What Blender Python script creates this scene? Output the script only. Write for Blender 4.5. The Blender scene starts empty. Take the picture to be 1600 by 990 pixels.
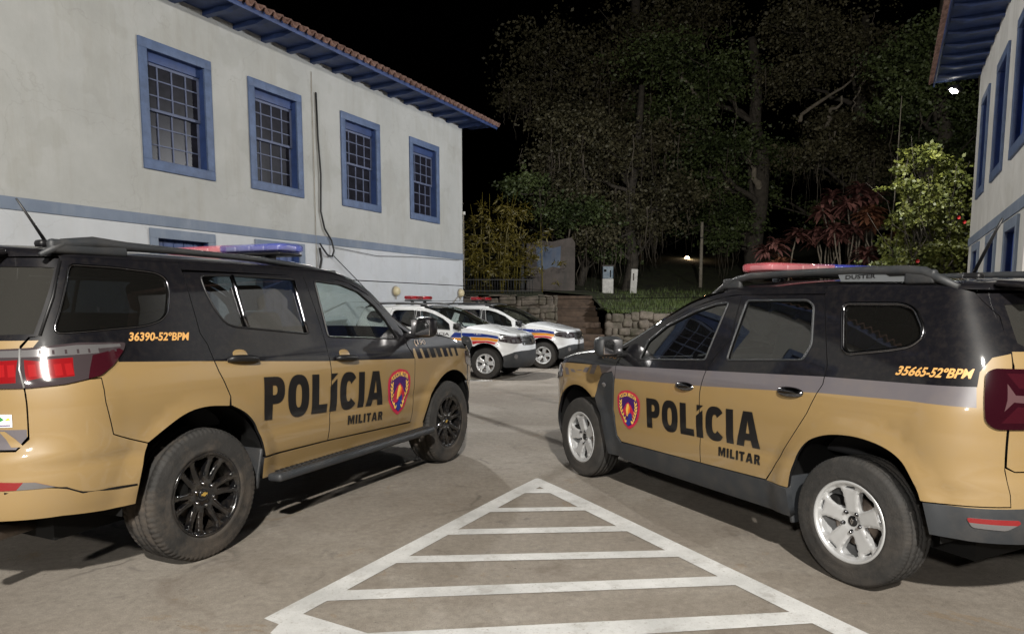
import bpy, bmesh, math, random
from mathutils import Vector, Matrix
from mathutils.geometry import delaunay_2d_cdt
C = bpy.context
COL = C.scene.collection
PI = math.pi
# ------------------------------------------------------------------ camera
cam_d = bpy.data.cameras.new('camera'); cam = bpy.data.objects.new('camera', cam_d); COL.objects.link(cam)
CAM_H = 1.4728; PITCH = 0.10697; FPX = 1102.6
cam.location = (0, 0, CAM_H); cam.rotation_euler = (PI/2-PITCH, 0, 0)
cam_d.sensor_width = 36.0; cam_d.lens = 36.0*FPX/1600.0; cam_d.shift_y = 0.0621
cam_d.clip_start = 0.05; cam_d.clip_end = 1000
C.scene.camera = cam
# ------------------------------------------------------------------ night sky
W = bpy.data.worlds.new('World'); C.scene.world = W; W.use_nodes = True
nt = W.node_tree; bg = nt.nodes['Background']
sky = nt.nodes.new('ShaderNodeTexSky'); sky.sky_type = 'NISHITA'; sky.sun_disc = False
sky.sun_elevation = math.radians(-4); sky.sun_rotation = math.radians(200)
nt.links.new(sky.outputs[0], bg.inputs[0]); bg.inputs[1].default_value = 0.006
# ------------------------------------------------------------------ lamps of the yard (mast and eave floodlights), plus one added fill spot
def spot(name, loc, aim, power, size, col, cone=120, blend=.4):
    d = bpy.data.lights.new(name, 'SPOT'); d.energy = power; d.shadow_soft_size = size; d.color = col
    d.spot_size = math.radians(cone); d.spot_blend = blend
    o = bpy.data.objects.new(name, d); COL.objects.link(o); o.location = loc
    o.rotation_euler = (Vector(aim)-Vector(loc)).to_track_quat('-Z', 'Y').to_euler(); return o
spot('shadow_fill_spot', (-3.5, -8.0, 5.2), (1.5, 7, .3), 3600, .25, (1.0, .96, .90), 105)  # unseen fill spot, added to soften and lift the shadows under the cars
spot('mast_floodlight', (.8, -6.5, 8.2), (-.5, 9, .5), 11500, .20, (1.0, .95, .87), 105)
spot('eave_floodlight', (10.15, 17.6, 6.45), (-1.5, 20.5, 2.5), 4300, .10, (.97, .98, 1.0), 150, .9)
spot('corner_lamp', (10.60, 17.85, 6.42), (11.6, 22.0, 1.5), 560, .10, (1.0, .97, .88), 130, .6)
spot('left_eave_floodlight', (-3.0, 17.0, 6.5), (6.5, 9.0, 1.0), 2400, .12, (1.0, .97, .92), 150, .7)
vs = C.scene.view_settings
vs.view_transform = 'Standard'; vs.look = 'None'; vs.exposure = 0.0; vs.gamma = 1.0; vs.use_curve_mapping = False
C.scene.cycles.max_bounces = 8; C.scene.cycles.transparent_max_bounces = 16
C.scene.cycles.caustics_reflective = False; C.scene.cycles.caustics_refractive = False
C.scene.cycles.sample_clamp_indirect = 4.0

# ------------------------------------------------------------------ materials
def mat(name, col, rough=.5, metal=0.0, coat=0.0, var=0.0, vscale=8.0, bump=0.0, bscale=60.0, alpha=1.0, emit=None, estr=0.0, spec=.5, trans=0.0, two=None, dirt=None):
    m = bpy.data.materials.new(name); m.use_nodes = True; n = m.node_tree; L = n.links
    b = n.nodes['Principled BSDF']; I = b.inputs
    I['Base Color'].default_value = (*col, 1); I['Roughness'].default_value = rough; I['Metallic'].default_value = metal
    I['Coat Weight'].default_value = coat; I['Coat Roughness'].default_value = .04; I['Alpha'].default_value = alpha
    I['Specular IOR Level'].default_value = spec; I['Transmission Weight'].default_value = trans
    if emit: I['Emission Color'].default_value = (*emit, 1); I['Emission Strength'].default_value = estr
    src = None
    if var or bump or dirt or two:
        tc = n.nodes.new('ShaderNodeTexCoord')
    if var:
        t = n.nodes.new('ShaderNodeTexNoise'); t.inputs['Scale'].default_value = vscale; t.inputs['Detail'].default_value = 6; t.inputs['Roughness'].default_value = .65
        L.new(tc.outputs['Object'], t.inputs['Vector'])
        r = n.nodes.new('ShaderNodeValToRGB'); r.color_ramp.elements[0].position = .3; r.color_ramp.elements[1].position = .7
        c2 = two or tuple(min(1, c*(1+var)) for c in col); c1 = tuple(c*(1-var) for c in col)
        r.color_ramp.elements[0].color = (*c1, 1); r.color_ramp.elements[1].color = (*c2, 1)
        L.new(t.outputs[0], r.inputs[0]); src = r.outputs[0]
    if dirt:   # dirt = (colour, scale, amount): dust that also roughens the paint
        t = n.nodes.new('ShaderNodeTexNoise'); t.inputs['Scale'].default_value = dirt[1]; t.inputs['Detail'].default_value = 8; t.inputs['Roughness'].default_value = .7
        L.new(tc.outputs['Object'], t.inputs['Vector'])
        r = n.nodes.new('ShaderNodeValToRGB'); r.color_ramp.elements[0].position = .45; r.color_ramp.elements[1].position = .75
        r.color_ramp.elements[1].color = (dirt[2],)*3+(1,)
        L.new(t.outputs[0], r.inputs[0])
        mx = n.nodes.new('ShaderNodeMix'); mx.data_type = 'RGBA'
        L.new(r.outputs[0], mx.inputs[0]); mx.inputs[6].default_value = (*col, 1); mx.inputs[7].default_value = (*dirt[0], 1)
        if src: L.new(src, mx.inputs[6])
        src = mx.outputs[2]
        ma = n.nodes.new('ShaderNodeMath'); ma.operation = 'MULTIPLY_ADD'; ma.inputs[1].default_value = .5; ma.inputs[2].default_value = rough
        L.new(r.outputs[0], ma.inputs[0]); L.new(ma.outputs[0], I['Roughness'])
        if coat:
            mc = n.nodes.new('ShaderNodeMath'); mc.operation = 'MULTIPLY_ADD'; mc.inputs[1].default_value = .45; mc.inputs[2].default_value = .045
            L.new(r.outputs[0], mc.inputs[0]); L.new(mc.outputs[0], I['Coat Roughness'])
    if src: L.new(src, I['Base Color'])
    if bump:
        t = n.nodes.new('ShaderNodeTexNoise'); t.inputs['Scale'].default_value = bscale; t.inputs['Detail'].default_value = 5
        L.new(tc.outputs['Object'], t.inputs['Vector'])
        bp = n.nodes.new('ShaderNodeBump'); bp.inputs['Strength'].default_value = bump; bp.inputs['Distance'].default_value = .02
        L.new(t.outputs[0], bp.inputs['Height']); L.new(bp.outputs[0], I['Normal'])
    return m
def glass(name, tint, refl=1.0, rough=.01, ior=1.5, dust=0.0):
    m = bpy.data.materials.new(name); m.use_nodes = True; n = m.node_tree; L = n.links
    for x in list(n.nodes): n.nodes.remove(x)
    o = n.nodes.new('ShaderNodeOutputMaterial'); mx = n.nodes.new('ShaderNodeMixShader'); t = n.nodes.new('ShaderNodeBsdfTransparent'); g = n.nodes.new('ShaderNodeBsdfGlossy'); f = n.nodes.new('ShaderNodeFresnel')
    ge = n.nodes.new('ShaderNodeNewGeometry'); io = n.nodes.new('ShaderNodeMath'); io.operation = 'MULTIPLY_ADD'; io.inputs[1].default_value = 1/ior-ior; io.inputs[2].default_value = ior
    L.new(ge.outputs['Backfacing'], io.inputs[0]); L.new(io.outputs[0], f.inputs[0])   # thin pane: the same reflection from both sides
    t.inputs[0].default_value = (*tint, 1); g.inputs['Roughness'].default_value = rough
    k = n.nodes.new('ShaderNodeMath'); k.operation = 'MULTIPLY'; k.inputs[1].default_value = refl
    L.new(f.outputs[0], k.inputs[0]); L.new(k.outputs[0], mx.inputs[0]); L.new(g.outputs[0], mx.inputs[2]); L.new(mx.outputs[0], o.inputs[0])
    df = n.nodes.new('ShaderNodeBsdfDiffuse'); df.inputs[0].default_value = (.17, .165, .15, 1); m2 = n.nodes.new('ShaderNodeMixShader'); m2.inputs[0].default_value = dust
    L.new(t.outputs[0], m2.inputs[1]); L.new(df.outputs[0], m2.inputs[2]); L.new(m2.outputs[0], mx.inputs[1])
    return m
DUST = (.20, .16, .12)
M = dict(
 gold=mat('gold_paint', (.265, .178, .074), .45, .0, 1.0, dirt=(DUST, 5, .16)),
 black=mat('black_paint', (.006, .006, .008), .4, 0, .8, spec=.12, dirt=(DUST, 30, .05)),
 grey_stripe=mat('grey_stripe_vinyl', (.115, .105, .115), .35, 0, .6, dirt=(DUST, 6, .2)),
 white=mat('white_paint', (.74, .76, .78), .3, 0, 1.0, dirt=(DUST, 4, .15)),
 blue_v=mat('blue_vinyl', (.012, .035, .24), .3, 0, .5), orange_v=mat('orange_vinyl', (.80, .30, .02), .3, 0, .5), red_v=mat('red_vinyl', (.48, .02, .02), .3, 0, .5),
 plastic=mat('black_plastic', (.024, .027, .031), .5, bump=.15, bscale=400, dirt=(DUST, 7, .12)),
 trim=mat('dark_trim', (.008, .008, .009), .45), seam=mat('dark_underbody', (.006, .006, .006), .8, spec=.2),
 tyre=mat('tyre_rubber', (.022, .021, .02), .8, var=.3, vscale=14, dirt=((.085, .072, .06), 5, .55), bump=.2, bscale=120),
 tyre_b=mat('dusty_tyre_rubber', (.020, .019, .018), .8, var=.3, vscale=14, dirt=((.11, .088, .068), 4, .8), bump=.2, bscale=120),
 rim_s=mat('silver_alloy', (.58, .59, .60), .36, .5, .5, dirt=((.2, .18, .16), 9, .15)), rim_b=mat('gloss_black_alloy', (.006, .006, .007), .22, .2, .8, dirt=(DUST, 9, .2)),
 disc=mat('brake_steel', (.16, .13, .11), .45, .9), chrome=mat('chrome', (.6, .6, .62), .12, 1.0), dchrome=mat('dark_chrome', (.16, .16, .17), .18, 1.0),
 gold_em=mat('gold_emblem', (.75, .50, .12), .3, .7),
 red_l=mat('red_lens', (.17, .006, .008), .12, 0, 1, emit=(1, .02, .02), estr=.06), dred_l=mat('dark_red_lens', (.020, .003, .006), .1, 0, 1), clear_l=mat('clear_lens', (.17, .165, .17), .15, .4, 1), grey_l=mat('smoked_lens', (.045, .035, .038), .1, 0, 1), mar_l=mat('maroon_lens', (.036, .005, .009), .1, 0, 1), bright_l=mat('bright_red_lens', (.26, .010, .012), .12, 0, 1, emit=(1, .03, .02), estr=.04), pink_l=mat('pink_lens', (.11, .06, .065), .12, .2, 1),
 glass_f=glass('front_glass', (.80, .87, .85), 1.3, dust=.02), glass_d=glass('tinted_glass', (.16, .19, .21), 2.6, dust=.012), glass_q=glass('dark_glass', (.09, .10, .11), 2.2, dust=.035), glass_r=glass('dusty_rear_glass', (.06, .065, .06), 2.0, dust=.17),
 seat=mat('seat_fabric', (.03, .03, .033), .8), dash=mat('dash_plastic', (.02, .02, .02), .6), lining=mat('headliner', (.16, .155, .145), .9),
 letter=mat('black_lettering', (.006, .006, .007), .35, 0, .3), gold_t=mat('gold_lettering', (.62, .34, .11), .4), white_t=mat('white_lettering', (.75, .75, .75), .4), grey_t=mat('grey_lettering', (.30, .31, .33), .4),
 c_red=mat('crest_red', (.45, .02, .06), .35), c_navy=mat('crest_navy', (.05, .012, .11), .35), c_yel=mat('crest_yellow', (.80, .50, .10), .35), c_or=mat('crest_orange', (.75, .16, .02), .35), c_blue=mat('crest_blue', (.02, .035, .22), .35),
 bar_r=mat('red_beacon_lens', (.70, .16, .19), .12, 0, 1, alpha=.42, emit=(1, .05, .08), estr=.03), bar_b=mat('blue_beacon_lens', (.06, .08, .50), .12, 0, 1, alpha=.40, emit=(.05, .08, 1), estr=.02), bar_rd=mat('unlit_red_beacon_lens', (.24, .008, .014), .2, 0, 1),
 refl=mat('beacon_reflector', (.42, .42, .42), .35, .5), plate=mat('satin_plate', (.22, .235, .25), .35, .5),
 sticker=mat('white_sticker', (.75, .77, .78), .5), sgreen=mat('sticker_green', (.03, .22, .05), .5), syel=mat('sticker_yellow', (.7, .5, .03), .5),
)
def two_sided_inside(m, inside):
    n = m.node_tree; L = n.links; b = n.nodes['Principled BSDF']; out = n.nodes['Material Output']
    g = n.nodes.new('ShaderNodeNewGeometry'); d = n.nodes.new('ShaderNodeBsdfDiffuse'); d.inputs[0].default_value = (*inside, 1)
    mx = n.nodes.new('ShaderNodeMixShader'); L.new(g.outputs['Backfacing'], mx.inputs[0]); L.new(b.outputs[0], mx.inputs[1]); L.new(d.outputs[0], mx.inputs[2]); L.new(mx.outputs[0], out.inputs['Surface'])
for k in ('gold', 'black', 'white', 'grey_stripe'): two_sided_inside(M[k], (.03, .03, .03))

# ------------------------------------------------------------------ mesh tools
class MB:
    def __init__(s): s.v = []; s.f = []; s.m = []; s.n = []; s.ms = []; s.sm = []; s.has_n = False
    def mi(s, m):
        if m not in s.ms: s.ms.append(m)
        return s.ms.index(m)
    def add(s, vs, fs, m, nrm=None, smooth=True):
        o = len(s.v); s.v += [tuple(v) for v in vs]; k = s.mi(m)
        s.n += [tuple(q) for q in nrm] if nrm else [None]*len(vs)
        if nrm: s.has_n = True
        for f in fs: s.f.append([i+o for i in f]); s.m.append(k); s.sm.append(smooth)
    def box(s, c, d, m, rot=None, smooth=False, bev=0.0):
        hx, hy, hz = [q/2 for q in d]
        if bev <= 0:
            vs = [Vector((x, y, z)) for x in (-hx, hx) for y in (-hy, hy) for z in (-hz, hz)]
            fs = [(0, 1, 3, 2), (4, 6, 7, 5), (0, 4, 5, 1), (2, 3, 7, 6), (0, 2, 6, 4), (1, 5, 7, 3)]
        else:
            bm = bmesh.new(); bmesh.ops.create_cube(bm, size=1)
            for v in bm.verts: v.co = Vector((v.co.x*d[0], v.co.y*d[1], v.co.z*d[2]))
            bmesh.ops.bevel(bm, geom=bm.edges[:], offset=min(bev, min(d)*.49), segments=3, affect='EDGES', profile=.5)
            bm.verts.index_update(); vs = [v.co.copy() for v in bm.verts]; fs = [[v.index for v in f.verts] for f in bm.faces]; bm.free(); smooth = True
        if rot: vs = [rot @ v for v in vs]
        s.add([v+Vector(c) for v in vs], fs, m, None, smooth)
    def tube(s, pts, r, m, n=8, cap=True, flat=1.0):
        pts = [Vector(p) for p in pts]; rings = []
        up = Vector((0, 0, 1)); prev = None
        for i, p in enumerate(pts):
            t = (pts[min(i+1, len(pts)-1)]-pts[max(i-1, 0)]).normalized()
            a = t.cross(up if abs(t.z) < .95 else Vector((1, 0, 0))).normalized() if prev is None else (prev-t*prev.dot(t)).normalized()
            prev = a; b = t.cross(a); rr = r[i] if isinstance(r, (list, tuple)) else r
            rings.append([p+a*math.cos(2*PI*k/n)*rr+b*math.sin(2*PI*k/n)*rr*flat for k in range(n)])
        vs = [v for R in rings for v in R]; fs = []
        for i in range(len(pts)-1):
            for k in range(n): fs.append((i*n+k, i*n+(k+1) % n, (i+1)*n+(k+1) % n, (i+1)*n+k))
        if cap: fs.append(tuple(range(n))[::-1]); fs.append(tuple((len(pts)-1)*n+k for k in range(n)))
        s.add(vs, fs, m)
    def lathe(s, prof, m, n=48, cx=0, cy=0, cz=0, mod=None):   # axis = y, prof = (radius, y)
        vs = []; k = len(prof); fs = []
        for i in range(n):
            a = 2*PI*i/n
            for j, (r, y) in enumerate(prof):
                if mod: r = mod(i, j, r)
                vs.append((cx+r*math.cos(a), cy+y, cz+r*math.sin(a)))
        for i in range(n):
            for j in range(k-1): fs.append((i*k+j, i*k+j+1, ((i+1) % n)*k+j+1, ((i+1) % n)*k+j))
        s.add(vs, fs, m)
    def build(s, name, parent=None, loc=None):
        me = bpy.data.meshes.new(name); me.from_pydata(s.v, [], s.f)
        for m in s.ms: me.materials.append(M[m] if isinstance(m, str) else m)
        me.polygons.foreach_set('material_index', s.m); me.polygons.foreach_set('use_smooth', s.sm)
        me.update()
        if s.has_n:
            nn = [v.normal[:] for v in me.vertices]
            me.normals_split_custom_set_from_vertices([q if q else nn[i] for i, q in enumerate(s.n)])
        o = bpy.data.objects.new(name, me); COL.objects.link(o)
        if parent: o.parent = parent
        if loc: o.location = loc
        return o
def inpoly(p, poly):
    x, y = p; c = False; j = len(poly)-1
    for i in range(len(poly)):
        xi, yi = poly[i]; xj, yj = poly[j]
        if (yi > y) != (yj > y) and x < (xj-xi)*(y-yi)/(yj-yi)+xi: c = not c
        j = i
    return c
def dens(loop, step, closed=True):
    out = []; n = len(loop)
    for i in range(n if closed else n-1):
        a = loop[i]; b = loop[(i+1) % n]; k = max(1, int(math.hypot(b[0]-a[0], b[1]-a[1])/step))
        for j in range(k): out.append((a[0]+(b[0]-a[0])*j/k, a[1]+(b[1]-a[1])*j/k))
    if not closed: out.append(loop[-1])
    return out
def rnd(loop, r=.03, n=4):      # round the corners of a polygon
    out = []; N = len(loop)
    for i in range(N):
        p = Vector(loop[i]); a = Vector(loop[i-1])-p; b = Vector(loop[(i+1) % N])-p
        d = min(r, a.length*.45, b.length*.45); A = p+a.normalized()*d; B = p+b.normalized()*d
        for k in range(n+1):
            t = k/n; q = A*(1-t)**2+p*2*t*(1-t)+B*t*t; out.append((q.x, q.y))
    return out
def smooth(p, it=2):
    for _ in range(it):
        q = [p[0]]
        for a, b in zip(p, p[1:]): q += [(a[0]*.75+b[0]*.25, a[1]*.75+b[1]*.25), (a[0]*.25+b[0]*.75, a[1]*.25+b[1]*.75)]
        p = q+[p[-1]]
    return p
def area(p): return sum(p[i-1][0]*p[i][1]-p[i][0]*p[i-1][1] for i in range(len(p)))/2
def panel(mb, fmap, outline, base, holes=(), regions=(), step=.05, rim=.02, off=0.0, rimmat=None):
    """fmap(a,b)->(pos,normal).  Triangulates a polygon with holes on a curved surface; regions=[(poly,mat)] split its paint."""
    loops = [dens(outline, step)]+[dens(h, step) for h in holes]
    pts = []; edges = []
    for lp in loops:
        o = len(pts); pts += lp; edges += [(o+i, o+(i+1) % len(lp)) for i in range(len(lp))]
    nb = len(pts)
    for poly, m in regions:
        lp = dens(poly, step); o = len(pts); pts += lp; edges += [(o+i, o+(i+1) % len(lp)) for i in range(len(lp))]
    x0 = min(p[0] for p in outline); x1 = max(p[0] for p in outline); y0 = min(p[1] for p in outline); y1 = max(p[1] for p in outline)
    nx = int((x1-x0)/step)+1; ny = int((y1-y0)/step)+1
    for i in range(nx+1):
        for j in range(ny+1):
            q = (x0+(i+.5*(j % 2))*step, y0+j*step*.97+.0013)
            if inpoly(q, outline) and not any(inpoly(q, h) for h in holes): pts.append(q)
    r = delaunay_2d_cdt([Vector(p) for p in pts], edges, [], 0, 1e-5)
    V2 = [(v.x, v.y) for v in r[0]]; tris = []
    for f in r[2]:
        c = (sum(V2[i][0] for i in f)/len(f), sum(V2[i][1] for i in f)/len(f))
        if not inpoly(c, outline) or any(inpoly(c, h) for h in holes): continue
        m = base
        for poly, mm in regions:
            if inpoly(c, poly): m = mm
        tris.append((list(f), m))
    P = [fmap(*v) for v in V2]
    pos = [tuple(p[i]+n[i]*off for i in range(3)) for p, n in P]; nr = [n for p, n in P]
    # orient
    if tris:
        a, b, c = [Vector(pos[i]) for i in tris[len(tris)//2][0][:3]]
        flip = (b-a).cross(c-a).dot(Vector(nr[tris[len(tris)//2][0][0]])) < 0
    by = {}
    for f, m in tris: by.setdefault(m, []).append(f[::-1] if flip else f)
    for m, fs in by.items():
        used = sorted({i for f in fs for i in f}); ix = {u: i for i, u in enumerate(used)}
        mb.add([pos[u] for u in used], [[ix[i] for i in f] for f in fs], m, [nr[u] for u in used])
    if rim:
        for lp in loops:
            A = [fmap(*q) for q in lp]; n = len(lp)
            top = [tuple(p[i]+nn[i]*off for i in range(3)) for p, nn in A]; bot = [tuple(p[i]+nn[i]*(off-rim) for i in range(3)) for p, nn in A]
            mb.add(top+bot, [(i, (i+1) % n, n+(i+1) % n, n+i) for i in range(n)], rimmat or base, None, True)
# ------------------------------------------------------------------ letters for the doors (heavy condensed), unit cap height
def arc(cx, cy, rx, ry, a0, a1, n=14, e=2.5):
    o = []
    for i in range(n+1):
        a = math.radians(a0+(a1-a0)*i/n); c, s = math.cos(a), math.sin(a)
        o.append((cx+rx*math.copysign(abs(c)**(2/e), c), cy+ry*math.copysign(abs(s)**(2/e), s)))
    return o
GL = {
 'P': (.62, [[(0, 0), (.25, 0), (.25, .36)]+arc(.33, .68, .29, .32, -90, 90)+[(0, 1)]], [[(.25, .57)]+arc(.30, .685, .09, .115, -90, 90)+[(.25, .80)]]),
 'O': (.70, [arc(.35, .5, .35, .52, 0, 352, 30)], [arc(.35, .5, .10, .29, 0, 350, 20)]),
 'L': (.56, [[(0, 0), (.56, 0), (.56, .22), (.25, .22), (.25, 1), (0, 1)]], []),
 'I': (.25, [[(0, 0), (.25, 0), (.25, 1), (0, 1)]], []),
 'Í': (.27, [[(0, 0), (.26, 0), (.26, .86), (0, .66)], [(.03, .80), (.03, 1.0), (.29, 1.0)]], []),
 'C': (.66, [arc(.35, .5, .35, .52, 38, 322, 26)+arc(.35, .5, .10, .28, 322, 38, 16)], []),
 'A': (.78, [[(0, 0), (.25, 0), (.29, .19), (.49, .19), (.53, 0), (.78, 0), (.54, 1), (.24, 1)]], [[(.33, .38), (.45, .38), (.39, .74)]]),
 'M': (.86, [[(0, 0), (.22, 0), (.22, .62), (.36, .05), (.50, .05), (.64, .62), (.64, 0), (.86, 0), (.86, 1), (.56, 1), (.43, .5), (.30, 1), (0, 1)]], []),
 'T': (.60, [[(.175, 0), (.425, 0), (.425, .78), (.60, .78), (.60, 1), (0, 1), (0, .78), (.175, .78)]], []),
 'R': (.66, [[(0, 0), (.25, 0), (.25, .38), (.30, .38), (.40, 0), (.66, 0), (.53, .44)]+arc(.34, .71, .28, .29, -50, 90)+[(0, 1)]], [[(.25, .58)]+arc(.31, .69, .08, .11, -90, 90)+[(.25, .80)]]),
}
def big_text(mb, fmap, txt, s0, z0, s1, z1, h, m, dirn=1, gap=.10, off=.0035, step=.05):
    """text whose baseline runs from (s0,z0) to (s1,z1)"""
    tot = sum(GL[c][0] for c in txt)+gap*(len(txt)-1); k = abs(s1-s0)/tot; x = 0
    for c in txt:
        w, outs, holes = GL[c]
        def T(p, x=x): 
            t = (x+p[0])/tot; return (s0+(s1-s0)*t, z0+(z1-z0)*t+p[1]*h)
        for i, o in enumerate(outs):
            panel(mb, fmap, [T(p) for p in o], m, [[T(p) for p in q] for q in holes] if i == 0 else [], step=step, rim=0, off=off)
        x += w+gap
def font_tris(txt, bold=.02):
    cu = bpy.data.curves.new('t', 'FONT'); cu.body = txt; cu.offset = bold; cu.resolution_u = 3; cu.fill_mode = 'FRONT'
    o = bpy.data.objects.new('t', cu); COL.objects.link(o)
    dg = C.evaluated_depsgraph_get(); me = bpy.data.meshes.new_from_object(o.evaluated_get(dg))
    vs = [(v.co.x, v.co.y) for v in me.vertices]; fs = [list(p.vertices) for p in me.polygons]
    bpy.data.objects.remove(o); bpy.data.curves.remove(cu); bpy.data.meshes.remove(me); return vs, fs
def small_text(mb, fmap, txt, s0, z0, s1, z1, h, m, shear=0.0, off=.0035, bold=.02, arcf=None):
    vs, fs = font_tris(txt, bold); x0 = min(v[0] for v in vs); x1 = max(v[0] for v in vs); y0 = min(v[1] for v in vs); y1 = max(v[1] for v in vs)
    P = []
    d = 1 if s1 > s0 else -1
    for x, y in vs:
        t = (x-x0)/(x1-x0); u = (y-y0)/(y1-y0)
        q = (s0+(s1-s0)*t+d*shear*u*h, z0+(z1-z0)*t+u*h+(arcf(t) if arcf else 0)); p, n = fmap(*q); P.append((tuple(p[i]+n[i]*off for i in range(3)), n))
    a, b, c = [Vector(P[i][0]) for i in fs[0][:3]]; fl = (b-a).cross(c-a).dot(Vector(P[fs[0][0]][1])) < 0
    mb.add([p for p, n in P], [f[::-1] if fl else f for f in fs], m, [n for p, n in P])
def thing(name, label, cat, loc=(0, 0, 0), rz=0, group=None):
    o = bpy.data.objects.new(name, None); COL.objects.link(o); o.location = loc; o.rotation_euler = (0, 0, rz)
    o.empty_display_size = .2; o['label'] = label; o['category'] = cat
    if group: o['group'] = group
    return o
def tag(o, label, cat, group=None):
    o['label'] = label; o['category'] = cat
    if group: o['group'] = group
    return o
def struct(o): o['kind'] = 'structure'; return o
def copy_tree(o, parent=None):
    c = o.copy(); COL.objects.link(c)
    if parent: c.parent = parent
    for ch in list(o.children): copy_tree(ch, c)
    return c

def pchip(xs, ys):
    n=len(xs); h=[xs[i+1]-xs[i] for i in range(n-1)]; d=[(ys[i+1]-ys[i])/h[i] for i in range(n-1)]
    m=[0.0]*n; m[0]=d[0]; m[-1]=d[-1]
    for i in range(1,n-1):
        if d[i-1]*d[i]>0:
            w1=2*h[i]+h[i-1]; w2=h[i]+2*h[i-1]; m[i]=(w1+w2)/(w1/d[i-1]+w2/d[i])
    def f(x):
        if x<=xs[0]: return ys[0]
        if x>=xs[-1]: return ys[-1]
        i=0
        while x>xs[i+1]: i+=1
        t=(x-xs[i])/h[i]; t2=t*t; t3=t2*t
        return ys[i]*(2*t3-3*t2+1)+m[i]*h[i]*(t3-2*t2+t)+ys[i+1]*(3*t2-2*t3)+m[i+1]*h[i]*(t3-t2)
    return f
def corner_table(n, ax, ay, N=200):
    pts=[]
    for i in range(N+1):
        p=i/N*math.pi/2; s,c=math.sin(p),math.cos(p); r=(s**n+c**n)**(-1/n); pts.append((s*r,c*r))
    L=[0]
    for i in range(N): L.append(L[-1]+math.hypot((pts[i+1][0]-pts[i][0])*ax,(pts[i+1][1]-pts[i][1])*ay))
    tot=L[-1]
    def f(t):
        q=max(0,min(1,t))*tot; lo,hi=0,N
        while hi-lo>1:
            m=(lo+hi)//2
            if L[m]<=q: lo=m
            else: hi=m
        k=(q-L[lo])/(L[lo+1]-L[lo]+1e-12)
        return pts[lo][0]+(pts[lo+1][0]-pts[lo][0])*k, pts[lo][1]+(pts[lo+1][1]-pts[lo][1])*k
    return f,tot
class Surf:
    def __init__(self, W, xr0, xer, nr, xf0, xef, nf, arches, flare, crease=(), tap=0.03):
        self.W=pchip(*zip(*W)); self.xr0=xr0; self.xf0=xf0
        self.xer=pchip(*zip(*xer)); self.xef=pchip(*zip(*xef))
        self.mid=(xr0+xf0)/2; self.half=(xf0-xr0)/2
        w=max(q[1] for q in W)
        self.cr,self.Lr=corner_table(nr, xr0-min(q[1] for q in xer), w)
        self.cf,self.Lf=corner_table(nf, max(q[1] for q in xef)-xf0, w)
        self.arches=arches; self.flare=flare; self.crease=crease; self.tap=tap
    def pt(self,s,z):
        W=self.W(z)
        k=(s-self.mid)/self.half
        if k>1: k=1.0
        if k<-1: k=-1.0
        W*=1-self.tap*abs(k)**3
        fl=0.0
        for (xa,za,r,wd) in self.arches:
            d=math.hypot(s-xa,z-za)-r
            t=1-d/wd
            if t>1: t=1
            if t>0: fl+=self.flare*t*t*(3-2*t)
        for (zc,wd,amp) in self.crease:
            fl+=amp*math.exp(-((z-zc)/wd)**2)
        W+=fl
        if s<self.xr0:
            a,b=self.cr((self.xr0-s)/self.Lr); return (self.xr0-(self.xr0-self.xer(z))*a, W*b, z)
        if s>self.xf0:
            a,b=self.cf((s-self.xf0)/self.Lf); return (self.xf0+(self.xef(z)-self.xf0)*a, W*b, z)
        return (s,W,z)
    def nrm(self,s,z):
        e=.004
        a=self.pt(s+e,z); b=self.pt(s-e,z); c=self.pt(s,z+e); d=self.pt(s,z-e)
        u=[a[i]-b[i] for i in range(3)]; v=[c[i]-d[i] for i in range(3)]
        # s forward, z up -> outward (+y): v x u
        n=(v[1]*u[2]-v[2]*u[1], v[2]*u[0]-v[0]*u[2], v[0]*u[1]-v[1]*u[0])
        l=math.sqrt(sum(q*q for q in n)) or 1
        return tuple(q/l for q in n)
S_BIG=Surf(W=[(.2,.80),(.35,.86),(.45,.885),(.55,.912),(.70,.930),(.85,.942),(1.0,.948),(1.09,.935),(1.16,.905),(1.25,.872),(1.45,.80),(1.70,.705),(1.85,.62)],
  xr0=-.50, xer=[(.3,-1.05),(.5,-1.11),(.72,-1.10),(.85,-1.03),(1.1,-1.03),(1.3,-.98),(1.5,-.89),(1.70,-.80),(1.80,-.78)], nr=2.7,
  xf0=2.98, xef=[(.25,3.68),(.5,3.77),(.75,3.76),(.95,3.70),(1.08,3.58),(1.2,3.3)], nf=2.7,
  arches=[(0,.40,.46,.13),(2.845,.40,.46,.13)], flare=.022, crease=((.70,.035,-.008),), tap=.03)
S_SMALL=Surf(W=[(.15,.78),(.25,.84),(.35,.868),(.5,.885),(.7,.895),(.85,.902),(.97,.895),(1.05,.872),(1.12,.85),(1.3,.79),(1.55,.70),(1.70,.63)],
  xr0=-.30, xer=[(.25,-.76),(.5,-.82),(.62,-.81),(.75,-.77),(1.0,-.77),(1.2,-.73),(1.4,-.62),(1.55,-.53),(1.65,-.50)], nr=2.6,
  xf0=2.80, xef=[(.2,3.42),(.45,3.51),(.75,3.49),(.92,3.42),(1.02,3.30),(1.1,3.1)], nf=2.7,
  arches=[(0,.37,.43,.12),(2.676,.37,.43,.12)], flare=.025, crease=((.60,.03,-.006),), tap=.03)
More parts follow.
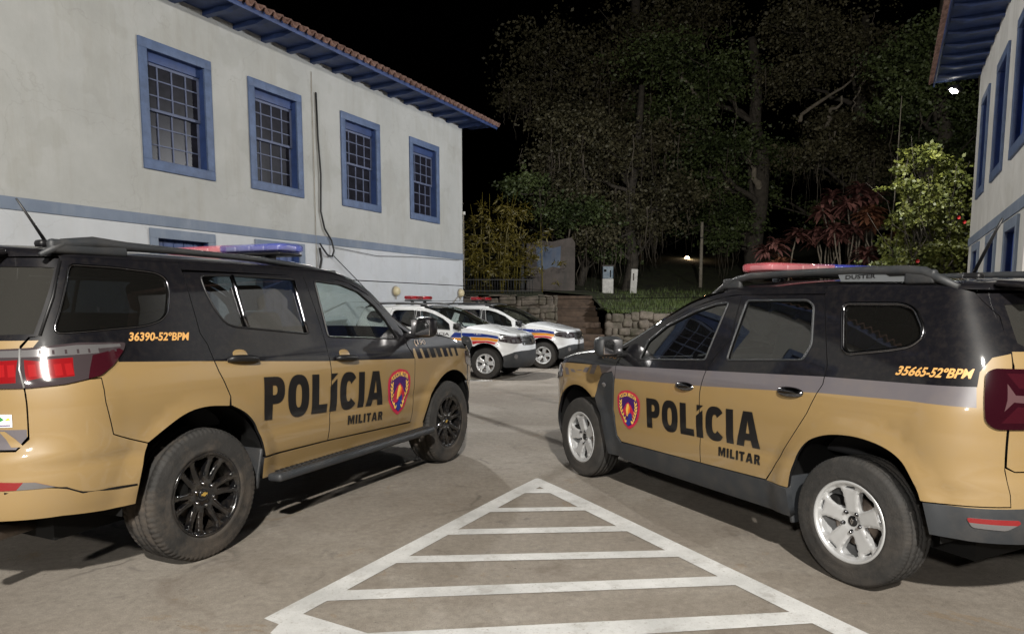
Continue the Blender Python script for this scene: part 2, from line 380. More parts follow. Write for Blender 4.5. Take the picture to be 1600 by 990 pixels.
# ------------------------------------------------------------------ car parts
def fm(S, side):
    def f(s, z):
        p = S.pt(s, z); n = S.nrm(s, z); return (p[0], side*p[1], p[2]), (n[0], side*n[1], n[2])
    return f
def top_sheet(mb, S, stations, ztop, crown, shift, m, nh=12):
    vs = []; w = 2*nh+1
    for s in stations:
        x, ye, ze = S.pt(s, ztop(s)); cr = crown(s)*min(1, ye/.55)
        for j in range(-nh, nh+1):
            t = 1-abs(j)/nh; a = (1-t)**3; b = 3*t*(1-t)**2; c = 3*t*t*(1-t); d = t**3
            y = a*ye+b*(ye-.012)+c*ye*.62; z = a*ze+b*(ze+min(.045, cr*.75))+c*(ze+cr)+d*(ze+cr)
            vs.append((x+shift(s)*(1-(y/max(ye, 1e-4))**2), y*(1 if j >= 0 else -1), z))
    fs = []
    for i in range(len(stations)-1):
        for j in range(w-1): fs.append((i*w+j, (i+1)*w+j, (i+1)*w+j+1, i*w+j+1))
    mb.add(vs, fs, m)
def lin(a, b, n): return [a+(b-a)*i/n for i in range(n+1)]
def circ(cx, cz, r, a0, a1, n=24): return [(cx+r*math.cos(math.radians(a0+(a1-a0)*i/n)), cz+r*math.sin(math.radians(a0+(a1-a0)*i/n))) for i in range(n+1)]
def dome(mb, fmap, s, z, rs, rz, h, m, n=20, k=5, e=2.0):
    vs = []; fs = []
    for i in range(k+1):
        q = math.cos(i/k*PI/2); o = h*math.sin(i/k*PI/2)
        for j in range(n):
            a = 2*PI*j/n; c, sn = math.cos(a), math.sin(a)
            P, N = fmap(s+rs*q*math.copysign(abs(c)**(2/e), c), z+rz*q*math.copysign(abs(sn)**(2/e), sn))
            vs.append(tuple(P[t]+N[t]*o for t in range(3)))
    for i in range(k):
        for j in range(n): fs.append((i*n+j, i*n+(j+1) % n, (i+1)*n+(j+1) % n, (i+1)*n+j))
    P, N = fmap(s, z); a, b, c = [Vector(vs[q]) for q in fs[0][:3]]
    if (b-a).cross(c-a).dot(Vector(N)) < 0 and (b-a).length > 1e-5: fs = [f[::-1] for f in fs]
    mb.add(vs, fs, m)
def polar_hole(th, prof):
    L = [(r, th-h) for r, h in prof]+[(r, th+h) for r, h in prof[::-1]]
    return [(r*math.cos(math.radians(a)), r*math.sin(math.radians(a))) for r, a in L]
WHEELS = {}
def wheel(parent, kind, x, side, zc, y, spin=0):
    key = kind
    if key not in WHEELS:
        big = kind == 'big'; R, rr, w = (.385, .236, .262) if big else (.343, .208, .213); h = w/2
        t = MB(); N = 288
        half = [(rr-.004, h*.80), (rr+.012, h*.93), (rr+.03, h*.985), (rr+.035, h*.965), (rr+(R-rr)*.5, h*1.0), (R-.045, h*.97), (R-.028, h*.93), (R-.020, h*.925), (R-.012, h*.86), (R-.003, h*.74), (R-.001, h*.60), (R-.009, h*.585), (R-.009, h*.50), (R, h*.485), (R, h*.18), (R-.009, h*.165), (R-.009, h*.08), (R, h*.065)]
        prof = half+[(r, -yy) for r, yy in half[::-1]]
        per = 4 if big else 3; dep = .007 if big else .003; nn = len(prof)
        shoulder = set(i for i, (r, yy) in enumerate(prof) if r > R-(.03 if big else .015) and abs(yy) > h*.59)
        inner = set(i for i, (r, yy) in enumerate(prof) if r >= R-.0005 and abs(yy) < h*.5)
        def mod(i, j, r):
            if j in shoulder and i % per == 0: return r-dep
            if j in inner and (i+(2 if j > nn/2 else 0)) % (per*2) == 1: return r-.004
            return r
        t.lathe(prof, 'tyre_b' if big else 'tyre', N, mod=mod)
        a = MB(); rm = 'rim_b' if big else 'rim_s'
        a.lathe([(rr+.010, h*.86), (rr+.012, h*.92), (rr+.004, h*.95), (rr-.008, h*.90), (rr-.014, h*.60), (rr-.022, h*.2), (rr-.03, -h*.8)], rm, 72)
        def dish(p, q):
            r = math.hypot(p, q)
            k = r/rr; d = h*(.88 if big else .82)-.03*(1-k)**1.2-(.012 if big else .0)*math.sin(min(1, k)*PI)
            if k < .22: d -= .006
            return (p, d, q), (0, 1, 0)
        if big:
            holes = [polar_hole(60*k+30, [(.088, 5), (.12, 9), (.17, 13.2), (.205, 14), (.218, 11)]) for k in range(6)]
            holes += [polar_hole(60*k, [(.105, 1.2), (.13, 3.4), (.18, 6.2), (.21, 6.4), (.219, 4.5)]) for k in range(6)]
            outer = [(.228*math.cos(2*PI*i/60), .228*math.sin(2*PI*i/60)) for i in range(60)]
        else:
            holes = [polar_hole(72*k+36+18, [(.078, 5), (.095, 11), (.125, 15.5), (.155, 17.5), (.178, 16.5), (.187, 11)]) for k in range(5)]
            holes += [polar_hole(72*k+18, [(.181, 8.5), (.190, 7)]) for k in range(5)]
            outer = [(.2*math.cos(2*PI*i/60), .2*math.sin(2*PI*i/60)) for i in range(60)]
        def dish2(p, q):   # crowned spokes: drops toward the openings
            P, Nn = dish(p, q)
            dm = min(min(math.hypot(p-u, q-v) for u, v in hl) for hl in hl_d)
            k = min(1, dm/.011); return (P[0], P[1]-.009*(1-k)**2, P[2]), Nn
        hl_d = [dens(hl, .006) for hl in holes]
        tmp = MB(); panel(tmp, dish2, outer, rm, holes, step=.011, rim=.030)
        a.add(tmp.v, tmp.f, rm)
        c = MB(); capr = .030 if big else .029
        d0 = dish(0, 0)[0][1]
        c.lathe([(capr, d0-.01), (capr, d0+.006), (capr-.005, d0+.010), (0.0001, d0+.012)], 'letter', 28)
        if big:
            bow = [(-.02, -.006), (-.007, -.006), (-.007, -.011), (.009, -.011), (.009, -.006), (.022, -.004), (.02, .006), (.007, .006), (.007, .011), (-.009, .011), (-.009, .006), (-.022, .004)]
            panel(c, lambda p, q: ((p, d0+.0135, q), (0, 1, 0)), bow, 'gold_em', step=.02, rim=.002)
        else:
            panel(c, lambda p, q: ((p, d0+.0135, q), (0, 1, 0)), [(-.010, 0), (0, .018), (.010, 0), (0, -.018)], 'chrome', [[(-.004, 0), (0, .008), (.004, 0), (0, -.008)]], step=.02, rim=.002)
        nuts = []; nl = 6 if big else 5; lr = .066 if big else .056
        for k in range(nl):
            an = 2*PI*k/nl+(.52 if big else .63+.31); px, pz = lr*math.cos(an), lr*math.sin(an); d1 = dish(px, pz)[0][1]
            lg = MB(); nuts.append((lg, 'wheel_nut')); lg.lathe([(.0135, d1-.008), (.0135, d1-.001), (.010, d1+.001)], 'seam', 12, px, 0, pz)
            lg.lathe([(.009, d1-.008), (.009, d1+.010), (.006, d1+.014), (.0001, d1+.014)], 'chrome' if big else 'dchrome', 10, px, 0, pz)
        b = MB(); b.lathe([(.001, h*.30), (.155 if big else .13, h*.30), (.155 if big else .13, h*.12), (.001, h*.12)], 'disc', 40)
        b.box((.12, h*.28, .05), (.08, .07, .13), 'seam', bev=.015)
        WHEELS[key] = [q.build(nm) for q, nm in ((a, 'wheel'), (t, 'tyre'), (c, 'hub_cap'), (b, 'brake_disc'), *nuts)]
        for q in WHEELS[key][1:]: q.parent = WHEELS[key][0]
        o = WHEELS[key][0]; first = True
    else:
        o = copy_tree(WHEELS[key][0]); first = False
    o.parent = parent; o.location = (x, side*y, zc); o.rotation_euler = (0, spin, 0 if side > 0 else PI)
    return o
def seat(parent, x, y, z, w=.50, bench=False):
    mb = MB(); r = Matrix.Rotation(math.radians(-12), 3, 'Y')
    mb.box((x, y, z), (.52, w, .16), 'seat', bev=.06)
    mb.box((x-.27, y, z+.34), (.14, w*.94, .62), 'seat', rot=Matrix.Rotation(math.radians(-14), 3, 'Y'), bev=.06)
    for k in ((-.45, .45) if bench else (0,)):
        mb.box((x-.37, y+k, z+.74), (.10, .27, .18), 'seat', rot=Matrix.Rotation(math.radians(-14), 3, 'Y'), bev=.045)
    return mb.build('seat', parent)
def cabin(parent, x0, x1, zf, w, dash_x, zdash, wheel_y):
    mb = MB()
    mb.box(((x0+x1)/2, 0, zf), (x1-x0, w*2, .05), 'seam'); mb.box((dash_x, 0, zdash-.14), (.34, w*1.86, .28), 'dash', bev=.09)
    mb.build('cabin_floor', parent)
    st = MB(); pts = []
    for i in range(25):
        a = 2*PI*i/24; p = Vector((0, .185*math.cos(a), .185*math.sin(a))); p.rotate(Matrix.Rotation(math.radians(-25), 3, 'Y')); pts.append(p+Vector((dash_x-.30, wheel_y, zdash+.01)))
    st.tube(pts, .016, 'trim', 8, cap=False); st.tube([(dash_x-.30, wheel_y, zdash+.01), (dash_x-.05, wheel_y, zdash-.08)], .05, 'trim', 10)
    st.box((dash_x-.30, wheel_y, zdash+.01), (.03, .34, .05), 'trim', bev=.012); st.build('steering_wheel', parent)
    seat(parent, dash_x-.85, -.37, zf+.28); seat(parent, dash_x-.85, .37, zf+.28); seat(parent, dash_x-1.72, 0, zf+.28, 1.22, True)
def underbody(parent, S, x0, x1, zb, arches, w):
    mb = MB(); mb.box(((x0+x1)/2, 0, zb+.11), (x1-x0, w*1.35, .16), 'seam')
    mb.tube([(x0+.5, -.3, zb+.02), (x1-.8, -.25, zb+.02)], .035, 'seam'); mb.build('underbody', parent)
    for xa, za, r in arches:
        for side in (-1, 1):
            mb = MB(); ring = circ(xa, za, r+.02, -2, 182, 22); vs = []; fs = []
            for (x, z) in ring: vs += [(x, side*(w-.075), z), (x, side*(w-.40), z)]
            n = len(ring)
            for i in range(n-1): fs.append((2*i, 2*i+1, 2*i+3, 2*i+2))
            mb.add(vs, fs, 'seam')
            k = len(vs); mb.add([(xa, side*(w-.40), za-.1)]+[(x, side*(w-.40), z) for x, z in ring], [(0, i+1, i+2) for i in range(n-1)], 'seam', smooth=False)
            mb.build('wheel_arch_liner', parent)
def light_bar(parent, x, z, half, d, h, left, right, feet_z):
    root = MB(); root.box((x, 0, z-h*.5), (d*.9, half*1.9, h*.28), 'trim', bev=.01)
    for s in (-1, 1):
        root.box((x, s*half*.62, (feet_z+z-h*.5)/2), (.07, .05, max(.02, z-h*.5-feet_z)), 'dchrome', bev=.008)
    o = root.build('light_bar', parent)
    for s, m in ((1, left), (-1, right)):
        lb = MB(); prof = arc(0, 0, 1, 1, 0, 352, 44, 4.5)
        def ring(y, k): return [(x+p[0]*d*.5*k, y, z+h*.12+p[1]*h*.42*k) for p in prof]
        ys = [(0.004, .96), (.008, 1), (half*.86, 1), (half*.95, .93), (half*.99, .75), (half, .5)]
        vs = [v for y, k in ys for v in ring(s*y, k)]; n = len(prof); fs = []
        for i in range(len(ys)-1):
            for j in range(n): fs.append((i*n+j, i*n+(j+1) % n, (i+1)*n+(j+1) % n, (i+1)*n+j))
        fs.append(tuple((len(ys)-1)*n+j for j in range(n))); fs.append(tuple(range(n))[::-1])
        lb.add(vs, fs, m); lb.build('beacon_lens', o)
        for k in range(4):
            rf = MB(); rf.box((x, s*half*(.12+.23*k), z+h*.08), (d*.72, half*.17, h*.5), 'refl', bev=.008); rf.build('beacon_reflector', o)
    return o
def crest(mb, fmap, s0, s1, z0, z1, dirn):
    """police shield: red rim, navy field, lettering, laurel, torch"""
    cs, hw, hz = (s0+s1)/2, abs(s1-s0)/2, (z1-z0)
    def T(u, v): return (cs+dirn*u*hw, z0+v*hz)
    sh = [(-1.0, .80), (-.62, .945), (0, 1.0), (.62, .945), (1.0, .80), (.98, .55), (.84, .34), (.5, .13), (0, 0), (-.5, .13), (-.84, .34), (-.98, .55)]
    sh = rnd(sh, .12, 3)
    def sc(k): return [T(u*k, .53+(v-.53)*(k*.98)) for u, v in sh]
    panel(mb, fmap, sc(1), 'c_red', step=.04, rim=0, off=.003); panel(mb, fmap, sc(.84), 'c_navy', step=.04, rim=0, off=.005)
    a = T(-.74, .735); b = T(.74, .735)
    small_text(mb, fmap, 'POLICIA MILITAR', a[0], a[1], b[0], b[1], hz*.105, 'c_yel', off=.007, bold=.03, arcf=lambda t: hz*.10*(1-(2*t-1)**2))
    panel(mb, fmap, [T(*p) for p in [(-.45, .28), (-.5, .46), (-.22, .63), (0, .70), (.25, .62), (.5, .46), (.42, .30), (.1, .36), (-.1, .30)]], 'c_red', step=.05, rim=0, off=.006)
    panel(mb, fmap, [T(*p) for p in [(-.16, .34), (-.2, .5), (-.1, .64), (.05, .66), (.16, .55), (.08, .46), (.02, .36)]], 'c_yel', step=.05, rim=0, off=.0075)
    panel(mb, fmap, [T(*p) for p in [(-.02, .38), (.14, .44), (.22, .58), (.10, .62), (.02, .5)]], 'c_or', step=.05, rim=0, off=.009)
    for (u, v, r) in ((.14, .36, .2), (-.02, .20, .2)):
        panel(mb, fmap, [T(u+r*math.cos(math.radians(60*k+30)), v+r*.52*math.sin(math.radians(60*k+30))) for k in range(6)], 'c_blue', step=.05, rim=0, off=.0085)
    for sd in (-1, 1):
        for k in range(7):
            t = k/6; cu = sd*(.30+.36*math.sin(t*PI*.62)); cv = .17+.48*t
            for inn in (-1, 1):
                ang = math.radians(90-sd*(inn*38+12)+sd*20*(1-t)); ux, vx = math.cos(ang), math.sin(ang)*.55
                p = (cu+ux*.09, cv+vx*.09)
                lf = [(p[0]+ux*.10*math.cos(q)-vx/.55*.042*math.sin(q), p[1]+vx*.10*math.cos(q)+ux*.55*.042*math.sin(q)) for q in [2*PI*i/8 for i in range(8)]]
                panel(mb, fmap, [T(*q) for q in lf], 'c_yel', step=.1, rim=0, off=.0065)

# ------------------------------------------------------------------ large tan and black SUV (seen from its right rear)
def big_suv(root):
    S = S_BIG; A = [(0, .40, .49), (2.845, .40, .47)]
    ztop = pchip([-1.9, -.5, .6, 1.2, 1.45, 1.573, 1.812, 2.075, 2.32, 2.74, 3.17, 3.4, 3.7, 4.43], [1.70, 1.712, 1.715, 1.71, 1.70, 1.678, 1.578, 1.345, 1.232, 1.188, 1.112, 1.075, 1.05, 1.04])
    crown = pchip([-1.9, -.5, 1.3, 1.573, 2.075, 2.32, 3.0, 4.43], [.05, .075, .08, .075, .09, .045, .035, .02])
    shift = pchip([-1.9, -.5, 1.0, 1.573, 2.32, 2.7, 3.2, 4.43], [-.02, -.02, 0, .10, .26, .12, 0, 0])
    gl_line = [(-2.0, 1.30), (-.90, 1.305), (-.93, 1.272), (-.47, 1.262), (-.49, 1.185), (-.06, 1.158), (1.044, 1.080), (2.14, 1.022), (2.18, 1.02)]
    gold = [(-2.0, .1)]+gl_line+[(2.19, 1.105), (3.0, 1.062), (3.3, 1.04), (4.6, 1.02), (4.6, .1)]
    stripes = []
    for k in range(7):
        a = 2.215+k*.118; w = .078
        if k > 4: w = .05
        stripes.append(([(a, 1.107-.05*(a-2.19)), (a+w, 1.107-.05*(a+w-2.19)), (a+w+.035, 1.012-.022*k/6), (a+.035, 1.013-.022*k/6)], 'black'))
    arch_q = smooth([(-.387, .757), (-.29, .818), (-.16, .885), (-.025, .905), (.140, .884)])[::-1]
    arch_b = smooth([(-.391, .751), (-.425, .64), (-.445, .54), (-.45, .44)])
    arch_d = smooth([(.445, .520), (.404, .633), (.348, .745), (.27, .828), (.158, .885)])
    body = MB(); wins = []
    for side in (-1, 1):
        f = fm(S, side); R = [(gold, 'gold')]
        Q = [(-.387, .757), (-.578, .832), (-.618, 1.0), (-.618, 1.117), (-.985, 1.113), (-.985, 1.27), (-.94, 1.318), (-.887, 1.325), (-.745, 1.685), (-.75, 1.71), (.057, 1.713), (.057, 1.657), (.057, 1.6), (.053, 1.493), (.048, 1.311), (.075, 1.244), (.093, 1.088), (.158, .935)]+arch_q[:-1]
        qh = rnd([(-.69, 1.672), (-.362, 1.668), (-.123, 1.65), (-.066, 1.62), (-.071, 1.552), (-.128, 1.425), (-.185, 1.384), (-.285, 1.360), (-.574, 1.345), (-.83, 1.335)], .05)
        panel(body, f, Q, 'black', [qh], R, rimmat='trim')
        strip = [(s, ztop(s)) for s in lin(.062, 2.32, 40)]+[(s, ztop(s)-(.038 if s < 2.2 else .02)) for s in lin(2.30, .062, 40)]
        panel(body, f, strip, 'black', step=.03, rim=.03, rimmat='trim')
        F = [(2.196, .48), (2.196, .766), (2.196, 1.02), (2.125, 1.13), (2.135, 1.235), (2.30, 1.222)]+[(s, ztop(s)-.004) for s in lin(2.36, 3.22, 8)]+[(3.24, .98), (3.20, .75)]+[p for p in circ(2.845, .40, .47, 47, 175, 16)]+[(2.40, .43), (2.19, .455)]
        panel(body, f, F, 'black', (), R+stripes if side < 0 else R+stripes, rimmat='trim')
        sill = [(.435, .508), (1.077, .502), (2.19, .463), (2.39, .43), (2.40, .36), (.45, .37)]
        panel(body, f, sill, 'gold', (), (), rimmat='trim')
        # arch lip
        gq = MB(); panel(gq, f, qh and [(q[0]*1.0, q[1]) for q in qh], 'glass_q', step=.06, rim=0, off=-.006); gq.build('quarter_glass', root)
        gt = MB(); loop = [f(*q) for q in dens(qh, .03)]
        gt.tube([tuple(p[i]+n[i]*.002 for i in range(3)) for p, n in loop]+[tuple(loop[0][0])], .006, 'dchrome', 6, cap=False); gt.build('quarter_glass_trim', root)
    body.build('body', root)
    roof = MB(); top_sheet(roof, S, lin(-.5-S.Lr, -.5, 14)+lin(-.4, 1.573, 22), ztop, crown, shift, 'black'); 
    roof.box((-.83, 0, 1.722), (.14, .98, .03), 'black', rot=Matrix.Rotation(math.radians(-6), 3, 'Y'), bev=.012)
    roof.build('roof', root)
    ws = MB(); top_sheet(ws, S, lin(1.573, 2.32, 14), ztop, crown, shift, 'glass_f'); ws.build('windshield', root)
    hood = MB(); top_sheet(hood, S, lin(2.325, 2.98, 14)+lin(3.05, 2.98+S.Lf, 20), ztop, crown, shift, 'black'); hood.build('hood', root)
    # bumpers and tailgate go all the way round
    bump = MB(); fb = MB(); tg = MB(); rg = MB()
    eR = -.5-S.Lr; eF = 2.98+S.Lf
    for side in (-1, 1):
        f = fm(S, side)
        B = arch_b+[(-.60, .442), (-.80, .462), (eR, .475), (eR, .79), (-1.03, .79), (-.987, .845), (-.987, 1.108), (-.624, 1.112), (-.624, 1.0), (-.584, .828)]
        panel(bump, f, B, 'gold', (), (), rimmat='trim')
        fold = [f(s, z) for s, z in ((-.452, .545), (-.60, .553), (-.72, .565), (-.79, .60), (-.86, .615), (-1.05, .60))]
        bump.tube([tuple(p[i]-n[i]*.003 for i in range(3)) for p, n in fold], .006, 'seam', 6)
        FB = [(3.235, .742), (3.27, .98), (3.28, 1.07), (3.45, 1.064), (eF, 1.034), (eF, .26), (3.42, .28), (3.335, .36)]+circ(2.845, .40, .47, -2, 44, 8)
        panel(fb, f, FB, 'gold', (), [([(3.7, .26), (3.55, .55), (3.75, .62), (eF+.1, .62), (eF+.1, .2)], 'plastic'), ([(3.80, .70), (3.72, .98), (eF+.1, .98), (eF+.1, .70)], 'trim')], rimmat='trim')
        T = [(-.995, .86), (-1.035, .80), (eR, .80), (eR, 1.70), (-.755, 1.70), (-.752, 1.685), (-.895, 1.325), (-.95, 1.322), (-.995, 1.28)]
        gh = [(-.80, 1.655), (-.925, 1.335), (eR+.002, 1.315), (eR+.002, 1.665)]
        tail_bl = [(-.998, .80), (-.998, .892), (-1.30, .892), (-1.30, .80)]
        panel(tg, f, T, 'black', [gh], [(gold, 'gold'), (tail_bl, 'grey_stripe')], rimmat='trim')
        panel(tg, f, [(-1.0, .81), (-1.06, .81), (-1.13, .885), (-1.10, .885)], 'gold', step=.05, rim=0, off=.003)
        panel(rg, f, [(-.79, 1.662), (-.915, 1.328), (eR, 1.308), (eR, 1.672)], 'glass_r', step=.06, rim=0, off=-.008)
        rt = MB(); E = [f(s, z) for s, z in ((-.752, 1.69), (-.82, 1.51), (-.893, 1.327))]
        rt.tube([tuple(p[i]+n[i]*.002 for i in range(3)) for p, n in E], .008, 'trim', 6); rt.build('pillar_trim', root)
        # tail lamp
        lamp = MB(); tl = rnd([(-1.22, 1.258), (-.945, 1.268), (-.706, 1.288), (-.425, 1.278), (-.45, 1.238), (-.521, 1.176), (-.621, 1.125), (-.81, 1.097), (-.98, 1.086), (-1.22, 1.085)], .02, 3)
        panel(lamp, f, tl, 'grey_l', (), [
            ([(-1.3, 1.222), (-.93, 1.226), (-.60, 1.233), (-.585, 1.255), (-.46, 1.258), (-.46, 1.272), (-.72, 1.276), (-.95, 1.258), (-1.3, 1.25)], 'clear_l'),
            ([(-1.3, 1.10), (-1.02, 1.11), (-1.0, 1.213), (-1.3, 1.20)], 'red_l'),
            ([(-.97, 1.118), (-.90, 1.13), (-.895, 1.205), (-.97, 1.213)], 'red_l'),
            ([(-.87, 1.125), (-.755, 1.13), (-.745, 1.218), (-.87, 1.213)], 'red_l'),
            ([(-.70, 1.10), (-.40, 1.2), (-.47, 1.25), (-.64, 1.225)], 'mar_l')]+[([(a, 1.236), (a, 1.256), (a+.012, 1.256), (a+.012, 1.236)], 'grey_l') for a in (-.90, -.84, -.78, -.72, -.66, -.60, -.54, -.50)]+[([(a, 1.135), (a, 1.19), (a+.035, 1.192), (a+.035, 1.138)], 'bright_l') for a in (-1.10, -1.05, -.955, -.84, -.79)], step=.03, rim=.03, off=.010, rimmat='mar_l')
        for zz in (1.215, 1.10):
            pass
        lamp.build('tail_lamp', root)
        ln = MB(); Ls = [f(s, z) for s, z in ((-.988, 1.262), (-.992, 1.17), (-.986, 1.088))]
        ln.tube([tuple(p[i]+n[i]*.012 for i in range(3)) for p, n in Ls], .005, 'refl', 6); ln.build('tail_lamp_trim', root)
        rf = MB(); panel(rf, f, [(-.835, .614), (-.92, .645), (-1.3, .668), (-1.3, .612)], 'red_l', (), [([(-.80, .60), (-.95, .67), (-1.0, .61)], 'clear_l')], step=.03, rim=.01, off=.004); rf.build('reflector', root)
        hl = MB(); panel(hl, f, rnd([(3.18, .90), (3.16, 1.03), (3.45, 1.025), (3.78, .985), (3.75, .86), (3.45, .85)], .04), 'grey_l', (), [([(3.4, .9), (3.4, .98), (3.6, .97), (3.6, .89)], 'clear_l')], step=.04, rim=.02, off=.006); hl.build('headlight', root)
    bump.build('rear_bumper', root); fb.build('front_bumper', root); t_ = tg.build('tailgate', root); rg.build('rear_window', t_)
    st = MB(); panel(st, fm(S, -1), [(-1.155, .965), (-1.062, .965), (-1.062, .905), (-1.155, .903)], 'sticker', (), [([(-1.145, .94), (-1.12, .955), (-1.10, .94), (-1.12, .93)], 'sgreen'), ([(-1.10, .935), (-1.08, .95), (-1.068, .938)], 'syel'), ([(-1.15, .915), (-1.07, .916), (-1.07, .91), (-1.15, .909)], 'c_navy')], step=.03, rim=0, off=.003); st.build('sticker', t_)
    # doors
    rd = [(.064, 1.662), (1.083, 1.676), (1.099, 1.423), (1.096, 1.206), (1.079, 1.09), (1.078, .692), (1.073, .512)]+arch_d+[(.166, .935), (.101, 1.088), (.083, 1.244), (.055, 1.311), (.060, 1.493), (.064, 1.6)]
    rh = rnd([(.175, 1.645), (.178, 1.556), (.210, 1.444), (.257, 1.362), (.323, 1.338), (.953, 1.272), (.975, 1.648), (.431, 1.655)], .03)
    fd = [(1.090, 1.676), (1.40, 1.665), (1.573, 1.638), (1.812, 1.538), (2.075, 1.305), (2.120, 1.255), (2.112, 1.13), (2.19, 1.015), (2.19, .766), (2.188, .475), (1.081, .512), (1.086, .692), (1.087, 1.09), (1.104, 1.206), (1.107, 1.423)]
    fh = rnd([(1.191, 1.645), (1.151, 1.245), (2.025, 1.190), (1.925, 1.350), (1.832, 1.462), (1.672, 1.573), (1.48, 1.625)], .02)
    for side in (-1, 1):
        f = fm(S, side)
        for nm, out, hole, gm, hx, hz in (('rear_door', rd, rh, 'glass_d', .295, 1.142), ('front_door', fd, fh, 'glass_f', 1.265, 1.088)):
            d = MB(); panel(d, f, out, 'black', [hole], [(gold, 'gold')], rimmat='trim'); do = d.build(nm, root)
            g = MB(); panel(g, f, hole, gm, step=.06, rim=0, off=-.008); g.build('window_pane', do)
            tr = MB(); lp = [f(*q) for q in dens(hole, .04)]; tr.tube([tuple(p[i]+n[i]*.001 for i in range(3)) for p, n in lp]+[tuple(lp[0][0])], .0065, 'trim', 6, cap=False)
            if nm == 'rear_door':
                E = [f(.418+.0*k, 1.655-.321*k/4) for k in range(5)]; tr.tube([tuple(p[i]+n[i]*.002 for i in range(3)) for p, n in E], .014, 'dchrome', 6)
                E = [f(.965-.018*k/4, 1.64-.36*k/4) for k in range(5)]; tr.tube([tuple(p[i]+n[i]*.002 for i in range(3)) for p, n in E], .011, 'dchrome', 6)
            tr.build('window_trim', do)
            h = MB(); dome(h, f, hx+.0, hz+.028, .058, .034, .004, 'gold', e=2.4)
            P = [f(hx-.115+.23*t, hz+.004-.018*t) for t in (0, .12, .3, .5, .7, .88, 1)]
            h.tube([tuple(p[i]+n[i]*o for i in range(3)) for (p, n), o in zip(P, (.004, .026, .032, .034, .032, .026, .004))], [.014, .02, .021, .021, .021, .02, .014], 'trim', 8)
            h.build('door_handle', do)
        mr = MB(); yb = S.pt(2.16, 1.22)[1]
        mr.box((2.19, side*(yb+.045), 1.215), (.10, .12, .05), 'trim', bev=.02)
        mr.box((2.20, side*(yb+.16), 1.285), (.13, .22, .17), 'black', bev=.055)
        mr.box((2.132, side*(yb+.16), 1.285), (.01, .18, .135), 'chrome', bev=.004)
        mr.build('mirror', root)
        bd = MB()
        bd.box((1.40, side*.985, .385), (1.92, .115, .055), 'plastic', rot=Matrix.Rotation(side*math.radians(4), 3, 'X'), bev=.022)
        for i in range(78):
            for k in range(2): bd.box((.50+i*.0232, side*(.955+.05*k), .415-.002*k), (.013, .03, .006), 'trim', rot=Matrix.Rotation(math.radians(30 if (i+k) % 2 else -30), 3, 'Z'))
        for x in (.75, 1.40, 2.05): bd.box((x, side*.88, .37), (.06, .16, .03), 'seam')
        bd.build('running_board', root)
        rl = MB(); R_ = []
        for s, z in ((-.72, 1.725), (-.60, 1.785), (-.434, 1.803), (-.25, 1.797), (.2, 1.795), (.746, 1.785), (1.2, 1.758), (1.366, 1.735), (1.573, 1.695)): R_.append((s, side*(.655 if -.7 < s < 1.5 else .67), z-.012))
        rl.tube(R_, [.012, .026, .032, .026, .018, .018, .018, .017, .008], 'plastic', 8)
        rl.box((-.46, side*.655, 1.76), (.42, .045, .07), 'plastic', bev=.02); rl.box((1.40, side*.662, 1.715), (.22, .035, .04), 'plastic', bev=.012)
        rl.build('roof_rail', root)
    f = fm(S, -1)
    lt = MB(); big_text(lt, f, 'POLÍCIA', .430, .752, 1.730, .684, .272, 'letter', 1)
    small = MB(); big_text(small, f, 'MILITAR', 1.285, .590, 1.733, .562, .068, 'letter', 1, gap=.14)
    lt.build('lettering', root); small.build('lettering', root)
    nb = MB(); small_text(nb, f, '36390-52ºBPM', -.405, 1.284, -.045, 1.272, .046, 'gold_t', shear=.45, bold=.03); nb.build('lettering', root); nb = MB(); small_text(nb, f, '(190', 2.235, 1.122, 2.42, 1.112, .055, 'gold_t', shear=.2, bold=.025); nb.build('lettering', root)
    cr = MB(); crest(cr, f, 1.785, 2.12, .562, .956, 1); cr.build('police_crest', root)
    an = MB(); an.box((-.44, -.30, 1.797), (.12, .07, .04), 'trim', bev=.018); an.tube([(-.45, -.30, 1.805), (-.51, -.30, 1.90), (-.588, -.30, 2.018)], [.010, .008, .005], 'trim', 8); an.build('antenna', root)
    light_bar(root, 1.15, 1.874, .59, .27, .074, 'bar_r', 'bar_b', 1.77)
    ex = MB(); ex.tube([(-.62, -.42, .36), (-.92, -.50, .37), (-1.06, -.53, .375)], .042, 'disc', 14); ex.tube([(-1.06, -.53, .375), (-1.02, -.52, .374)], .034, 'seam', 14); ex.build('exhaust_pipe', root)
    for side in (-1, 1):
        mf = MB(); mf.box((.455, side*.74, .43), (.03, .25, .26), 'plastic', rot=Matrix.Rotation(math.radians(14), 3, 'Y'), bev=.012)
        mf.box((2.40, side*.73, .40), (.03, .22, .22), 'plastic', bev=.012); mf.build('mud_flap', root)
    cabin(root, -.70, 2.6, .50, .70, 2.12, 1.16, .38)
    underbody(root, S, -.72, 3.4, .26, A, .93)
    for x in (0, 2.845):
        for side in (-1, 1): wheel(root, 'big', x, side, .378, .783, spin=.35 if x else .1)
